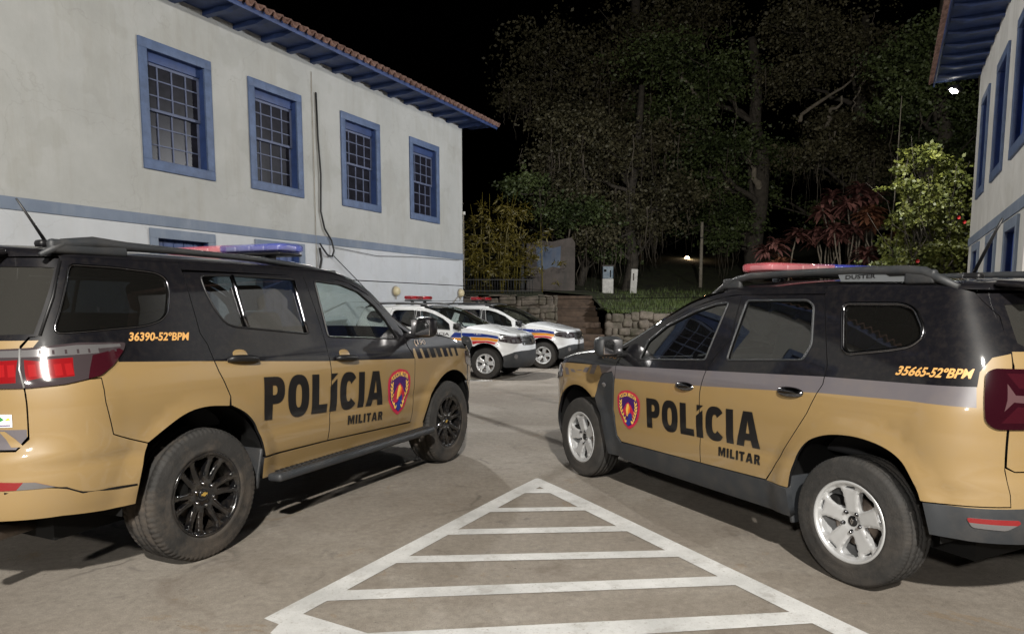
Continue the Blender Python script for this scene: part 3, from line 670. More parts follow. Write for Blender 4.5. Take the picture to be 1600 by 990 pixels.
# ------------------------------------------------------------------ small SUV in two liveries
def small_suv(root, livery):
    S = S_SMALL; tan = livery == 'tan'; A = [(0, .37, .44), (2.676, .37, .42)]
    P = 'black' if tan else 'white'
    ztop = pchip([-1.6, -.3, .345, 1.0, 1.15, 1.43, 1.67, 2.02, 2.22, 2.35, 2.85, 3.1, 3.4, 4.15], [1.53, 1.55, 1.565, 1.568, 1.552, 1.482, 1.372, 1.192, 1.115, 1.10, 1.035, .99, .955, .945])
    crown = pchip([-1.6, -.3, 1.0, 1.15, 1.67, 2.22, 3.0, 4.15], [.04, .06, .07, .075, .09, .07, .06, .02])
    shift = pchip([-1.6, -.3, .8, 1.15, 2.22, 2.6, 3.1, 4.15], [-.02, -.02, 0, .10, .24, .10, 0, 0])
    eR = -.30-S.Lr; eF = 2.80+S.Lf
    st_t = [(-.597, 1.104), (.202, 1.087), (1.103, 1.045), (2.15, .997)]; st_b = [(2.13, .898), (1.102, .944), (.199, 1.0), (-.29, 1.016), (-.611, 1.012)]
    if tan:
        gold = [(eR-.2, 1.262), (-.80, 1.262), (-.66, 1.235), (-.605, 1.17), (-.600, 1.104)]+st_t[1:]+[(2.30, .985), (2.95, .965), (3.3, .93), (eF+.2, .93), (eF+.2, .1), (eR-.2, .1)]
        R = [(gold, 'gold'), (st_t+st_b, 'grey_stripe')]
        fst = []
        for k in range(5):
            a = 2.40+k*.115; fst.append(([(a, .985-.03*k), (a+.075, .98-.03*k), (a+.115, .905+.004*k), (a+.04, .905+.004*k)], 'grey_stripe'))
        fst.append(([(2.15, .997), (2.37, .99), (2.31, .91), (2.13, .898)], 'grey_stripe'))
    else:
        R = []; fst = []
    low = P if not tan else 'gold'
    rarch = smooth([(.372, .44), (.358, .523), (.323, .625), (.252, .731), (.144, .783), (.031, .804), (-.086, .806), (-.208, .782), (-.296, .733), (-.355, .654), (-.405, .546), (-.444, .404)])
    rarch = [q for q in rarch if not (q[0] < 0 and q[1] < .556)]
    body = MB()
    qh = rnd([(.205, 1.478), (-.136, 1.478), (-.210, 1.450), (-.272, 1.362), (-.280, 1.317), (-.235, 1.270), (-.146, 1.250), (.088, 1.214), (.128, 1.235)], .04)
    rd = [(.350, 1.528), (.978, 1.536), (.965, 1.266), (1.100, 1.070), (1.129, .903), (1.127, .43), (.56, .445), (.508, .512), (.271, .88), (.199, 1.047), (.203, 1.149)]
    rh = rnd([(.918, 1.498), (.452, 1.499), (.395, 1.468), (.335, 1.25), (.366, 1.165), (.948, 1.123), (.940, 1.254)], .025)
    fd = [(.985, 1.536), (1.15, 1.520), (1.43, 1.452), (1.67, 1.342), (2.02, 1.160), (2.075, 1.10), (2.125, .999), (2.125, .883), (2.148, .651), (2.104, .451), (2.05, .41), (1.134, .43), (1.136, .903), (1.107, 1.070), (.972, 1.266)]
    fh = rnd([(1.078, 1.487), (1.145, 1.110), (1.845, 1.068), (1.805, 1.200), (1.640, 1.320), (1.378, 1.426), (1.204, 1.473)], .02)
    for side in (-1, 1):
        f = fm(S, side)
        Q = [(-.413, .556), (-.753, .575), (-.753, 1.262), (-.735, 1.42), (-.60, 1.53)]+[(s, ztop(s)) for s in lin(-.5, .345, 8)]+[(.345, 1.528), (.197, 1.149), (.193, 1.047), (.265, .88), (.50, .512), (.552, .44), (.38, .44)]+rarch[1:]
        panel(body, f, Q, P, [qh], R, rimmat='trim')
        strip = [(s, ztop(s)) for s in lin(.35, 2.30, 36)]+[(s, ztop(s)-(.030 if s < 2.1 else .012)) for s in lin(2.28, .35, 36)]
        panel(body, f, strip, P, step=.03, rim=.03, rimmat='trim')
        F = [(2.175, .952), (2.132, .90), (2.132, 1.0), (2.085, 1.098)]+[(s, ztop(s)-.004) for s in lin(2.25, 3.05, 8)]+[(3.08, .95), (2.98, .81), (2.955, .69)]+circ(2.676, .37, .425, 50, 125, 10)+[(2.391, .722), (2.366, .828), (2.317, .919)]
        panel(body, f, F, P, (), R+fst, rimmat='trim')
        if tan: pass
    body.build('body', root)
    roof = MB(); top_sheet(roof, S, lin(eR, -.3, 12)+lin(-.2, 1.15, 18), ztop, crown, shift, P); 
    roof.box((-.575, 0, 1.565), (.20, 1.12, .03), P, rot=Matrix.Rotation(math.radians(-5), 3, 'Y'), bev=.012); roof.build('roof', root)
    ws = MB(); top_sheet(ws, S, lin(1.15, 2.22, 16), ztop, crown, shift, 'glass_d' if tan else 'glass_f'); ws.build('windshield', root)
    hood = MB(); top_sheet(hood, S, lin(2.225, 2.80, 12)+lin(2.86, eF, 18), ztop, crown, shift, P)
    for side in (-1, 1):
        hood.tube([(2.35, side*.42, ztop(2.35)+.072), (2.8, side*.45, ztop(2.8)+.062), (3.15, side*.47, ztop(3.1)+.02)], .006, 'trim' if not tan else P, 6)
    hood.build('hood', root)
    bump = MB(); fb = MB(); tg = MB(); rg = MB(); gr = MB()
    for side in (-1, 1):
        f = fm(S, side)
        B = [(-.408, .550), (-.444, .404), (-.60, .398), (eR, .40), (eR, .724), (-.80, .724), (-.757, .744), (-.757, .57)]
        panel(bump, f, B, low, (), [([(-.3, .551), (-.58, .556), (-.9, .57), (eR-.1, .575), (eR-.1, .3), (-.3, .3)], 'plastic')], rimmat='trim')
        T = [(-.765, .75), (-.80, .73), (eR, .73), (eR, 1.53), (-.61, 1.525), (-.742, 1.42), (-.748, 1.262), (-.765, 1.20)]
        gh = [(-.79, 1.475), (-.80, 1.30), (-.90, 1.255), (eR+.002, 1.245), (eR+.002, 1.48)]
        panel(tg, f, T, P, [gh], [([(eR-.2, 1.262), (-.76, 1.262), (-.76, .5), (eR-.2, .5)], 'gold')] if tan else (), rimmat='trim')
        panel(rg, f, [(-.78, 1.483), (-.79, 1.295), (-.89, 1.247), (eR, 1.238), (eR, 1.488)], 'glass_r', step=.06, rim=0, off=-.006)
        FB = [(2.963, .685), (2.99, .81), (3.09, .955), (3.4, .945), (eF, .935), (eF, .24), (3.12, .26)]+circ(2.676, .37, .425, -8, 46, 9)
        panel(fb, f, FB, low, (), [([(2.90, .20), (2.98, .45), (3.10, .52), (3.35, .60), (3.55, .62), (eF+.1, .62), (eF+.1, .1)], 'plastic'), ([(3.62, .74), (3.50, .93), (eF+.1, .93), (eF+.1, .72)], 'trim')], rimmat='trim')
        hl = MB(); panel(hl, f, rnd([(3.00, .835), (3.02, .915), (3.14, .945), (3.60, .92), (3.60, .785), (3.35, .775)], .04), 'grey_l', (), [([(3.05, .87), (3.05, .90), (3.32, .905), (3.32, .885)], 'clear_l'), ([(3.20, .80), (3.20, .86), (3.27, .86), (3.27, .80)], 'clear_l'), ([(3.31, .80), (3.31, .87), (3.39, .87), (3.39, .80)], 'clear_l'), ([(3.43, .80), (3.43, .87), (3.52, .87), (3.52, .80)], 'clear_l')], step=.03, rim=.02, off=.008); hl.build('headlight', root)
        if not tan:
            for z in (.765, .82, .875): 
                E = [f(s, z) for s in lin(3.62, eF, 8)]; gr.tube([tuple(p[i]+n[i]*.004 for i in range(3)) for p, n in E], .009, 'chrome', 6)
            fg = MB(); panel(fg, f, circ(3.38, .50, .05, 0, 345, 16), 'clear_l', step=.04, rim=.01, off=.006); fg.build('fog_lamp', root)
        cl = MB(); panel(cl, f, [(2.312, .917), (2.176, .945), (2.137, .893), (2.137, .88), (2.158, .652), (2.114, .449), (2.06, .40), (2.10, .28), (2.235, .28), (2.255, .42), (2.30, .58), (2.386, .722), (2.362, .828)], 'plastic', step=.04, rim=.03, off=.006)
        sl = [(.375, .435), (.56, .438), (1.13, .424), (2.05, .402), (2.10, .28), (1.9, .262), (.36, .275)]
        panel(cl, f, sl, 'plastic', step=.05, rim=.04, off=.012)
        dome(cl, f, 2.275, .835, .035, .022, .012, 'clear_l'); cl.build('side_cladding', root)
        lamp = MB(); tl = rnd([(-.628, 1.165), (-.665, 1.186), (-.90, 1.182), (-.90, .921), (-.70, .920), (-.655, .950), (-.632, 1.05)], .03, 4)
        panel(lamp, f, tl, 'dred_l', (), [([(-.725, 1.12), (-.765, 1.07), (-.95, 1.062), (-.95, 1.025), (-.76, 1.04), (-.725, 1.00), (-.73, 1.05)], 'pink_l'), ([(-.72, 1.165), (-.78, 1.10), (-.95, 1.09), (-.95, 1.16)], 'mar_l'), ([(-.72, .95), (-.78, 1.02), (-.95, 1.01), (-.95, .95)], 'mar_l')], step=.025, rim=.03, off=.012); lamp.build('tail_lamp', root)
        rf = MB(); panel(rf, f, rnd([(-.575, .512), (-.60, .468), (-.74, .464), (-.80, .50), (-.79, .515)], .015), 'clear_l', (), [([(-.5, .49), (-.5, .53), (-.85, .53), (-.85, .49)], 'red_l')], step=.03, rim=.01, off=.005); rf.build('reflector', root)
        for nm, out, hole, gm, hx, hz in (('rear_door', rd, rh, 'glass_d', .395, .983), ('front_door', fd, fh, 'glass_d' if tan else 'glass_f', 1.29, .924)):
            d = MB(); panel(d, f, out, P, [hole], R, rimmat='trim'); do = d.build(nm, root)
            g = MB(); panel(g, f, hole, gm, step=.06, rim=0, off=-.008); g.build('window_pane', do)
            tr = MB(); lp = [f(*q) for q in dens(hole, .04)]; tr.tube([tuple(p[i]+n[i]*.001 for i in range(3)) for p, n in lp]+[tuple(lp[0][0])], .0075, 'plastic', 6, cap=False)
            if not tan:
                panel(tr, f, [(.985, 1.49), (1.065, 1.487), (1.128, 1.11), (1.108, 1.075), (.98, 1.262)] if nm == 'front_door' else [(.97, 1.50), (.93, 1.498), (.95, 1.25), (.958, 1.12), (1.09, 1.075), (.958, 1.27)], 'trim', step=.05, rim=0, off=.003)
            tr.build('window_trim', do)
            h = MB(); dome(h, f, hx, hz, .092, .030, .028, 'dchrome', e=2.2); h.build('door_handle', do)
        g = MB(); panel(g, f, qh, 'glass_q', step=.06, rim=0, off=-.006); g.build('quarter_glass', root)
        gt = MB(); lp = [f(*q) for q in dens(qh, .03)]; gt.tube([tuple(p[i]+n[i]*.002 for i in range(3)) for p, n in lp]+[tuple(lp[0][0])], .011, 'dchrome' if tan else 'plastic', 6, cap=False); gt.build('quarter_glass_trim', root)
        mr = MB(); yb = S.pt(2.05, 1.10)[1]
        mr.box((2.06, side*(yb+.04), 1.095), (.09, .12, .05), 'trim', bev=.02); mr.box((2.08, side*(yb+.14), 1.155), (.13, .22, .155), 'plastic' if tan else 'trim', bev=.05)
        mr.box((2.01, side*(yb+.14), 1.155), (.01, .17, .115), 'chrome', bev=.004); mr.build('mirror', root)
        rl = MB(); y0 = .655
        rr = [(1.30, 1.556), (1.19, 1.612), (1.09, 1.648), (.95, 1.668), (.6, 1.672), (.2, 1.670), (-.10, 1.660), (-.20, 1.648), (-.27, 1.615), (-.37, 1.570)]
        rl.tube([(x, side*y0, z-.014) for x, z in rr], [.016, .022, .024, .024, .022, .022, .026, .026, .022, .016], 'plastic', 8)
        for x in (1.12, -.18): rl.box((x, side*y0, 1.61), (.16, .04, .07), 'plastic', bev=.015)
        if tan:
            pl = [(.30, 1.652), (.275, 1.600), (-.25, 1.585), (-.20, 1.645)]
            pm = lambda a, b, side=side: ((a, side*(y0+.012), b), (0, side, 0))
            panel(rl, pm, pl, 'plate', step=.1, rim=.02)
            panel(rl, pm, [(.02, 1.640), (-.02, 1.618), (-.16, 1.618), (-.19, 1.638)], 'seam', step=.1, rim=0, off=.002)
            small_text(rl, pm, 'DUSTER', .245 if side > 0 else .06, 1.612, .06 if side > 0 else .245, 1.612, .022, 'trim', off=.002)
        rl.build('roof_rail', root)
        mf = MB(); mf.box((.405, side*.745, .355), (.03, .21, .27), 'plastic', rot=Matrix.Rotation(math.radians(10), 3, 'Y'), bev=.012); mf.build('mud_flap', root)
    bump.build('rear_bumper', root); fo = fb.build('front_bumper', root); t_ = tg.build('tailgate', root); rg.build('rear_window', t_)
    if not tan:
        gr.box((3.50, 0, .83), (.012, .11, .14), 'chrome', rot=Matrix.Rotation(PI/4, 3, 'X')); gr.build('grille', root)
    underbody(root, S, -.5, 3.1, .22, A, .885)
    cabin(root, -.5, 2.4, .42, .66, 1.92, 1.06, .36)
    for x in (0, 2.676):
        for side in (-1, 1): wheel(root, 'small', x, side, .338, .767, spin=(.22 if x else .05)*side)
    if tan:
        f = fm(S, 1)
        lt = MB(); big_text(lt, f, 'POLÍCIA', 1.705, .578, .600, .618, .218, 'letter', -1); lt.build('lettering', root)
        l2 = MB(); big_text(l2, f, 'MILITAR', .952, .512, .597, .522, .058, 'letter', -1, gap=.14); l2.build('lettering', root)
        nb = MB(); small_text(nb, f, '35665-52ºBPM', -.195, 1.130, -.568, 1.138, .046, 'gold_t', shear=.3, bold=.03); nb.build('lettering', root); nb = MB(); small_text(nb, f, '(190', 2.36, 1.040, 2.15, 1.036, .045, 'gold_t', shear=.3, bold=.025); nb.build('lettering', root)
        cr = MB(); crest(cr, f, 1.785, 2.085, .520, .830, -1); cr.build('police_crest', root)
        light_bar(root, 1.0, 1.705, .60, .27, .074, 'bar_r', 'bar_b', 1.62)
        an = MB(); an.box((-.10, .10, 1.625), (.10, .06, .04), 'trim', bev=.018); an.tube([(-.10, .10, 1.64), (-.20, .10, 1.86), (-.23, .10, 1.92)], [.010, .008, .006], 'trim', 8); an.build('antenna', root)
    else:
        f = fm(S, -1)
        dc = MB()
        panel(dc, f, [(-.60, 1.035), (-.60, 1.085), (.60, 1.065), (1.26, 1.045), (1.18, .955), (.6, .98)], 'blue_v', step=.05, rim=0, off=.003)
        panel(dc, f, [(1.86, .905), (1.96, 1.015), (2.12, 1.01), (2.12, .905)], 'blue_v', step=.05, rim=0, off=.003)
        panel(dc, f, [(2.14, .945), (2.14, 1.01), (2.6, .995), (3.00, .945), (3.02, .885), (2.75, .92), (2.32, .925)], 'blue_v', step=.04, rim=0, off=.004)
        panel(dc, f, [(1.80, .845), (1.84, .895), (2.115, .895), (2.135, .845)], 'orange_v', step=.05, rim=0, off=.003)
        panel(dc, f, [(2.37, .845), (2.34, .915), (2.75, .908), (3.00, .875), (2.96, .815), (2.75, .850)], 'orange_v', step=.04, rim=0, off=.004)
        panel(dc, f, [(2.40, .755), (2.375, .835), (2.75, .838), (2.945, .805), (2.90, .765), (2.7, .805), (2.5, .785)], 'red_v', step=.03, rim=0, off=.005)
        dc.build('livery_stripes', root)
        lt = MB(); small_text(lt, f, 'POLICIA', 1.26, .965, 1.84, .945, .062, 'letter', bold=.02); lt.build('lettering', root); lt = MB(); small_text(lt, f, '190', 2.42, .955, 2.60, .945, .035, 'white_t', bold=.02); lt.build('lettering', root)
        lb = light_bar(root, .68, 1.775, .55, .25, .105, 'bar_rd', 'bar_rd', 1.62)
# ------------------------------------------------------------------ setting materials
def ground_mat(name, worn_paint=False):
    m = bpy.data.materials.new(name); m.use_nodes = True; n = m.node_tree; L = n.links; b = n.nodes['Principled BSDF']
    tc = n.nodes.new('ShaderNodeTexCoord'); co = tc.outputs['Object']
    def noise(sc, det=6, ro=.6, dist=0.0):
        t = n.nodes.new('ShaderNodeTexNoise'); t.inputs['Scale'].default_value = sc; t.inputs['Detail'].default_value = det; t.inputs['Roughness'].default_value = ro; t.inputs['Distortion'].default_value = dist
        L.new(co, t.inputs['Vector']); return t.outputs[0]
    def ramp(src, *st):
        r = n.nodes.new('ShaderNodeValToRGB'); e = r.color_ramp.elements
        while len(e) < len(st): e.new(.5)
        for k, (p, c) in enumerate(st): e[k].position = p; e[k].color = (*c, 1) if len(c) == 3 else c
        L.new(src, r.inputs[0]); return r.outputs[0]
    def mix(fac, a, bb, mode='MIX'):
        x = n.nodes.new('ShaderNodeMix'); x.data_type = 'RGBA'; x.blend_type = mode
        if isinstance(fac, float): x.inputs[0].default_value = fac
        else: L.new(fac, x.inputs[0])
        for s, k in ((a, 6), (bb, 7)):
            if isinstance(s, tuple): x.inputs[k].default_value = (*s, 1)
            else: L.new(s, x.inputs[k])
        return x.outputs[2]
    base = ramp(noise(.45, 7, .62, .4), (.34, (.200, .178, .152)), (.5, (.250, .228, .198)), (.66, (.295, .272, .242)))
    fine = ramp(noise(22, 6, .75), (.33, (.80, .79, .78)), (.68, (1.16, 1.15, 1.14)))
    c = mix(1.0, base, fine, 'MULTIPLY')
    c = mix(1.0, c, ramp(noise(150, 3, .7), (.30, (.72, .72, .72)), (.5, (1, 1, 1)), (.72, (1.12, 1.12, 1.12))), 'MULTIPLY')
    c = mix(ramp(noise(1.1, 8, .7, 1.2), (.56, (0, 0, 0)), (.70, (.6, .6, .6))), c, (.125, .100, .078))     # brown stains
    c = mix(ramp(noise(3.3, 7, .7, .6), (.60, (0, 0, 0)), (.70, (.6, .6, .6))), c, (.095, .086, .079))          # tyre and oil marks
    c = mix(ramp(noise(9, 4, .5), (.72, (0, 0, 0)), (.76, (.5, .5, .5))), c, (.36, .34, .31))                   # pale flecks
    c = mix(1.0, c, ramp(noise(.28, 5, .6, .8), (.47, (1, 1, 1)), (.50, (.86, .845, .83)), (.60, (.90, .89, .88))), 'MULTIPLY')   # repaired slabs
    c = mix(ramp(noise(.9, 9, .75, 2.5), (.60, (0, 0, 0)), (.63, (.5, .5, .5)), (.66, (0, 0, 0))), c, (.20, .135, .07))   # ochre run-off lines
    c = mix(ramp(noise(34, 3, .5), (.69, (0, 0, 0)), (.74, (.8, .8, .8))), c, (.085, .075, .066))                           # small pits
    v = n.nodes.new('ShaderNodeTexVoronoi'); v.feature = 'DISTANCE_TO_EDGE'; v.inputs['Scale'].default_value = .33
    ad = n.nodes.new('ShaderNodeVectorMath'); ad.operation = 'ADD'; nz = n.nodes.new('ShaderNodeTexNoise'); nz.inputs['Scale'].default_value = 2.2; nz.inputs['Detail'].default_value = 5; L.new(co, nz.inputs['Vector'])
    sc = n.nodes.new('ShaderNodeVectorMath'); sc.operation = 'SCALE'; sc.inputs[3].default_value = .5; L.new(nz.outputs[1], sc.inputs[0]); L.new(co, ad.inputs[0]); L.new(sc.outputs[0], ad.inputs[1]); L.new(ad.outputs[0], v.inputs['Vector'])
    crack = ramp(v.outputs[0], (.0, (1, 1, 1)), (.0035, (.7, .7, .7)), (.006, (0, 0, 0)))
    msk = ramp(noise(.7, 3), (.52, (0, 0, 0)), (.60, (.6, .6, .6)))
    c = mix(mix(1.0, crack, msk, 'MULTIPLY'), c, (.05, .043, .037))
    if worn_paint:
        wp = ramp(noise(5, 9, .75), (.37, (0, 0, 0)), (.47, (1, 1, 1)))
        wp2 = ramp(noise(60, 4, .75), (.30, (.25, .25, .25)), (.42, (1, 1, 1)))
        pc = ramp(noise(2.4, 6, .65), (.35, (.42, .425, .42)), (.65, (.60, .605, .60)))
        c = mix(mix(.35, wp2, mix(1.0, wp, wp2, 'MULTIPLY')), c, pc)
    L.new(c, b.inputs['Base Color']); b.inputs['Roughness'].default_value = .82; b.inputs['Specular IOR Level'].default_value = .35
    bp = n.nodes.new('ShaderNodeBump'); bp.inputs['Strength'].default_value = .45; bp.inputs['Distance'].default_value = .008
    L.new(noise(130, 5, .7), bp.inputs['Height']); L.new(bp.outputs[0], b.inputs['Normal'])
    return m
def wall_mat(name, c1, c2, stain, amt=.5):
    m = bpy.data.materials.new(name); m.use_nodes = True; n = m.node_tree; L = n.links; b = n.nodes['Principled BSDF']
    tc = n.nodes.new('ShaderNodeTexCoord'); co = tc.outputs['Object']
    mp = n.nodes.new('ShaderNodeMapping'); mp.inputs['Scale'].default_value = (1.6, 1.6, .25); L.new(co, mp.inputs['Vector'])
    def noise(sc, det, ro, vec): 
        t = n.nodes.new('ShaderNodeTexNoise'); t.inputs['Scale'].default_value = sc; t.inputs['Detail'].default_value = det; t.inputs['Roughness'].default_value = ro; L.new(vec, t.inputs['Vector']); return t.outputs[0]
    r = n.nodes.new('ShaderNodeValToRGB'); r.color_ramp.elements[0].position = .35; r.color_ramp.elements[1].position = .65; r.color_ramp.elements[0].color = (*c1, 1); r.color_ramp.elements[1].color = (*c2, 1); L.new(noise(.9, 7, .65, co), r.inputs[0])
    r2 = n.nodes.new('ShaderNodeValToRGB'); r2.color_ramp.elements[0].position = .50; r2.color_ramp.elements[1].position = .78; r2.color_ramp.elements[1].color = (amt,)*3+(1,); L.new(noise(1.6, 8, .7, mp.outputs[0]), r2.inputs[0])
    x = n.nodes.new('ShaderNodeMix'); x.data_type = 'RGBA'; L.new(r2.outputs[0], x.inputs[0]); L.new(r.outputs[0], x.inputs[6]); x.inputs[7].default_value = (*stain, 1)
    r3 = n.nodes.new('ShaderNodeValToRGB'); r3.color_ramp.elements[0].position = .70; r3.color_ramp.elements[1].position = .745; r3.color_ramp.elements[1].color = (.45,)*3+(1,); L.new(noise(5.5, 5, .6, co), r3.inputs[0])
    y = n.nodes.new('ShaderNodeMix'); y.data_type = 'RGBA'; L.new(r3.outputs[0], y.inputs[0]); L.new(x.outputs[2], y.inputs[6]); y.inputs[7].default_value = (*[q*.5 for q in stain], 1)
    r4 = n.nodes.new('ShaderNodeValToRGB'); r4.color_ramp.elements[0].position = .555; r4.color_ramp.elements[1].position = .575; r4.color_ramp.elements[0].color = (1, 1, 1, 1); r4.color_ramp.elements[1].color = (.945, .942, .93, 1); L.new(noise(.55, 4, .55, co), r4.inputs[0])
    p = n.nodes.new('ShaderNodeMix'); p.data_type = 'RGBA'; p.blend_type = 'MULTIPLY'; p.inputs[0].default_value = 1; L.new(y.outputs[2], p.inputs[6]); L.new(r4.outputs[0], p.inputs[7])
    nz = n.nodes.new('ShaderNodeTexNoise'); nz.inputs['Scale'].default_value = 1.7; nz.inputs['Detail'].default_value = 6; L.new(co, nz.inputs['Vector'])
    ad = n.nodes.new('ShaderNodeVectorMath'); ad.operation = 'MULTIPLY_ADD'; ad.inputs[1].default_value = (.9, .9, .9); L.new(nz.outputs[1], ad.inputs[0]); L.new(co, ad.inputs[2])
    v = n.nodes.new('ShaderNodeTexVoronoi'); v.feature = 'DISTANCE_TO_EDGE'; v.inputs['Scale'].default_value = .42; L.new(ad.outputs[0], v.inputs['Vector'])
    r5 = n.nodes.new('ShaderNodeValToRGB'); r5.color_ramp.elements[0].color = (.16, .16, .16, 1); r5.color_ramp.elements[1].position = .0045; r5.color_ramp.elements[1].color = (0, 0, 0, 1); L.new(v.outputs[0], r5.inputs[0])
    q = n.nodes.new('ShaderNodeMix'); q.data_type = 'RGBA'; L.new(r5.outputs[0], q.inputs[0]); L.new(p.outputs[2], q.inputs[6]); q.inputs[7].default_value = (*[k*.55 for k in stain], 1); y = q
    L.new(y.outputs[2], b.inputs['Base Color']); b.inputs['Roughness'].default_value = .85; b.inputs['Specular IOR Level'].default_value = .25
    bp = n.nodes.new('ShaderNodeBump'); bp.inputs['Strength'].default_value = .35; bp.inputs['Distance'].default_value = .02; L.new(noise(7, 8, .6, co), bp.inputs['Height']); L.new(bp.outputs[0], b.inputs['Normal'])
    return m
M.update(
 ground=ground_mat('worn_concrete_paving'), marking=ground_mat('worn_white_road_paint', True),
 wall_up=wall_mat('cream_limewash', (.375, .38, .365), (.435, .44, .425), (.30, .285, .24), .5), wall_lo=wall_mat('white_limewash', (.47, .49, .51), (.53, .55, .575), (.42, .40, .37), .35),
 wall_r=wall_mat('old_white_limewash', (.55, .545, .52), (.66, .655, .63), (.32, .30, .26), .45),
 band=wall_mat('blue_grey_band', (.155, .19, .25), (.20, .24, .31), (.40, .42, .43), .35),
 frame=mat('blue_window_frame', (.080, .118, .215), .6, var=.25, vscale=5), blue=mat('deep_blue_wood', (.024, .048, .145), .55, var=.3, vscale=4), sash=mat('pale_blue_sash', (.095, .115, .19), .6, var=.2, vscale=9),
 shutter=mat('blue_shutter', (.02, .06, .27), .5, var=.3, vscale=3), peel=mat('peeled_paint', (.45, .43, .38), .8, var=.3, vscale=12),
 pane=mat('window_glass', (.012, .012, .018), .3, spec=.12, var=.5, vscale=6), tile=mat('clay_roof_tile', (.13, .055, .04), .85, var=.6, vscale=9, two=(.25, .15, .12)),
 stone=mat('mossy_stone', (.12, .10, .08), .9, var=.6, vscale=3, bump=.8, bscale=9, dirt=((.035, .04, .018), 2.5, .9)), step=mat('worn_stone_step', (.075, .050, .034), .9, var=.45, vscale=4, bump=.5, bscale=20),
 soil=mat('hillside_soil', (.045, .038, .024), .95, var=.5, vscale=2, two=(.05, .062, .02)), grassm=mat('grass_blades', (.055, .105, .018), .6, var=.5, vscale=4, two=(.10, .13, .03)),
 bark=mat('tree_bark', (.058, .05, .04), .9, var=.5, vscale=6, bump=.6, bscale=25), pale_bark=mat('pale_bare_bark', (.19, .165, .13), .9, var=.4, vscale=6),
 leaf=mat('dark_foliage', (.030, .060, .018), .55, var=.6, vscale=.7, two=(.115, .15, .05)), leaf2=mat('olive_foliage', (.075, .076, .034), .6, var=.6, vscale=.8, two=(.125, .112, .06)),
 bamboo=mat('bamboo_foliage', (.085, .075, .012), .5, var=.5, vscale=2.0, two=(.17, .135, .02)), bush=mat('bush_foliage', (.045, .085, .018), .5, var=.6, vscale=2.0, two=(.165, .175, .035)),
 moss=mat('hanging_moss', (.085, .072, .055), .9, var=.5, vscale=3), cord=mat('cordyline_leaf', (.125, .042, .045), .45, var=.6, vscale=2.5, two=(.30, .14, .12)), cord2=mat('rusty_cordyline_leaf', (.26, .09, .05), .5, var=.5, vscale=2.5, two=(.40, .19, .11)),
 flower=mat('hibiscus_red', (.55, .03, .03), .5), iron=mat('black_iron', (.012, .012, .012), .6), wood=mat('weathered_pole', (.30, .27, .22), .85, var=.3, vscale=5),
 cable=mat('black_cable', (.008, .008, .008), .6), cream=mat('cream_enamel', (.60, .52, .33), .4), ruin=wall_mat('ruined_plaster', (.07, .062, .056), (.13, .11, .10), (.06, .06, .055), .9), ruin_b=wall_mat('faded_blue_plaster', (.075, .10, .15), (.14, .165, .21), (.16, .14, .13), .9),
 bluebox=mat('faded_blue_paint', (.10, .20, .32), .7, var=.5, vscale=5, two=(.3, .34, .36)), postw=mat('whitewashed_post', (.50, .49, .46), .8, var=.25, vscale=6), lampglow=mat('lamp_glow', (1, 1, 1), .5, emit=(1, .96, .88), estr=60), farglow=mat('far_lamp_glow', (1, .8, .6), .5, emit=(1, .70, .42), estr=14),
)
# ------------------------------------------------------------------ ground
def gz(Y): return -.0152*max(0, min(Y, 15.4)-5.5)
mb = MB(); xs = [-120, -40, -20, -12]+[-10+i for i in range(21)]+[12, 20, 40, 120]; ys = [-80, -30, -10, 0, 2, 4, 5.5, 7, 9, 11, 13, 15.4, 18, 21, 25, 40, 160]
mb.add([(x, y, gz(y)) for y in ys for x in xs], [(j*len(xs)+i, j*len(xs)+i+1, (j+1)*len(xs)+i+1, (j+1)*len(xs)+i) for j in range(len(ys)-1) for i in range(len(xs)-1)], 'ground')
struct(mb.build('ground'))
# painted hatched triangle
mb = MB(); Z = .004
def gmap(a, b): return (a, b, gz(b)+Z), (0, 0, 1)
def lerp(p, q, y): t = (y-p[1])/(q[1]-p[1]); return p[0]+(q[0]-p[0])*t
Lo = ((.20, 5.91), (-1.17, 3.19)); Li = ((.10, 5.42), (-1.00, 3.24)); Ro = ((.25, 5.88), (1.62, 3.00)); Ri = ((.30, 5.42), (1.405, 3.12))
bars = [((5.01, 5.04), (4.91, 4.95)), ((4.52, 4.59), (4.41, 4.48)), ((4.02, 4.12), (3.91, 4.01)), ((3.52, 3.71), (3.39, 3.59)), ((3.04, 3.26), (2.90, 3.14))]
base2 = [(-1.00, 3.24), (-.66, 3.045), (1.6, 1.70), (1.5, 1.55), (-.75, 2.83), (-1.09, 3.04), (-1.08, 3.13), (-1.17, 3.19)]
outl = [Lo[0], (.225, 5.905), Ro[0], (1.62, 3.00), (1.75, 2.73), (1.62, 2.66), Ri[1], (1.40, 3.15)]
def xl(y): return lerp(*Li, y) if y > 3.24 else -1.0+(3.24-y)/(3.24-3.045)*.34
def xr(y): return lerp(*Ri, y)
left = [(.20, 5.91), (.225, 5.915), (.225, 5.60), (.20, 5.56), (.175, 5.42)]
mb2 = []
panel(mb, gmap, [Lo[0], (.225, 5.92), Ro[0], (lerp(*Ro, 5.42), 5.42), (lerp(*Lo, 5.42), 5.42)], 'marking', [[(.19, 5.55), (.225, 5.62), (.26, 5.55)]], step=.15, rim=0)
panel(mb, gmap, [(lerp(*Lo, 5.42), 5.42), Li[0], Li[1], (-.66, 3.045), (1.6, 1.70), (1.5, 1.55), (-.75, 2.83), (-1.09, 3.04), (-1.08, 3.13), (-1.17, 3.19)], 'marking', step=.15, rim=0)
panel(mb, gmap, [Ri[0], (lerp(*Ro, 5.42), 5.42), (lerp(*Ro, 2.3), 2.3), (xr(2.3), 2.3)], 'marking', step=.15, rim=0)
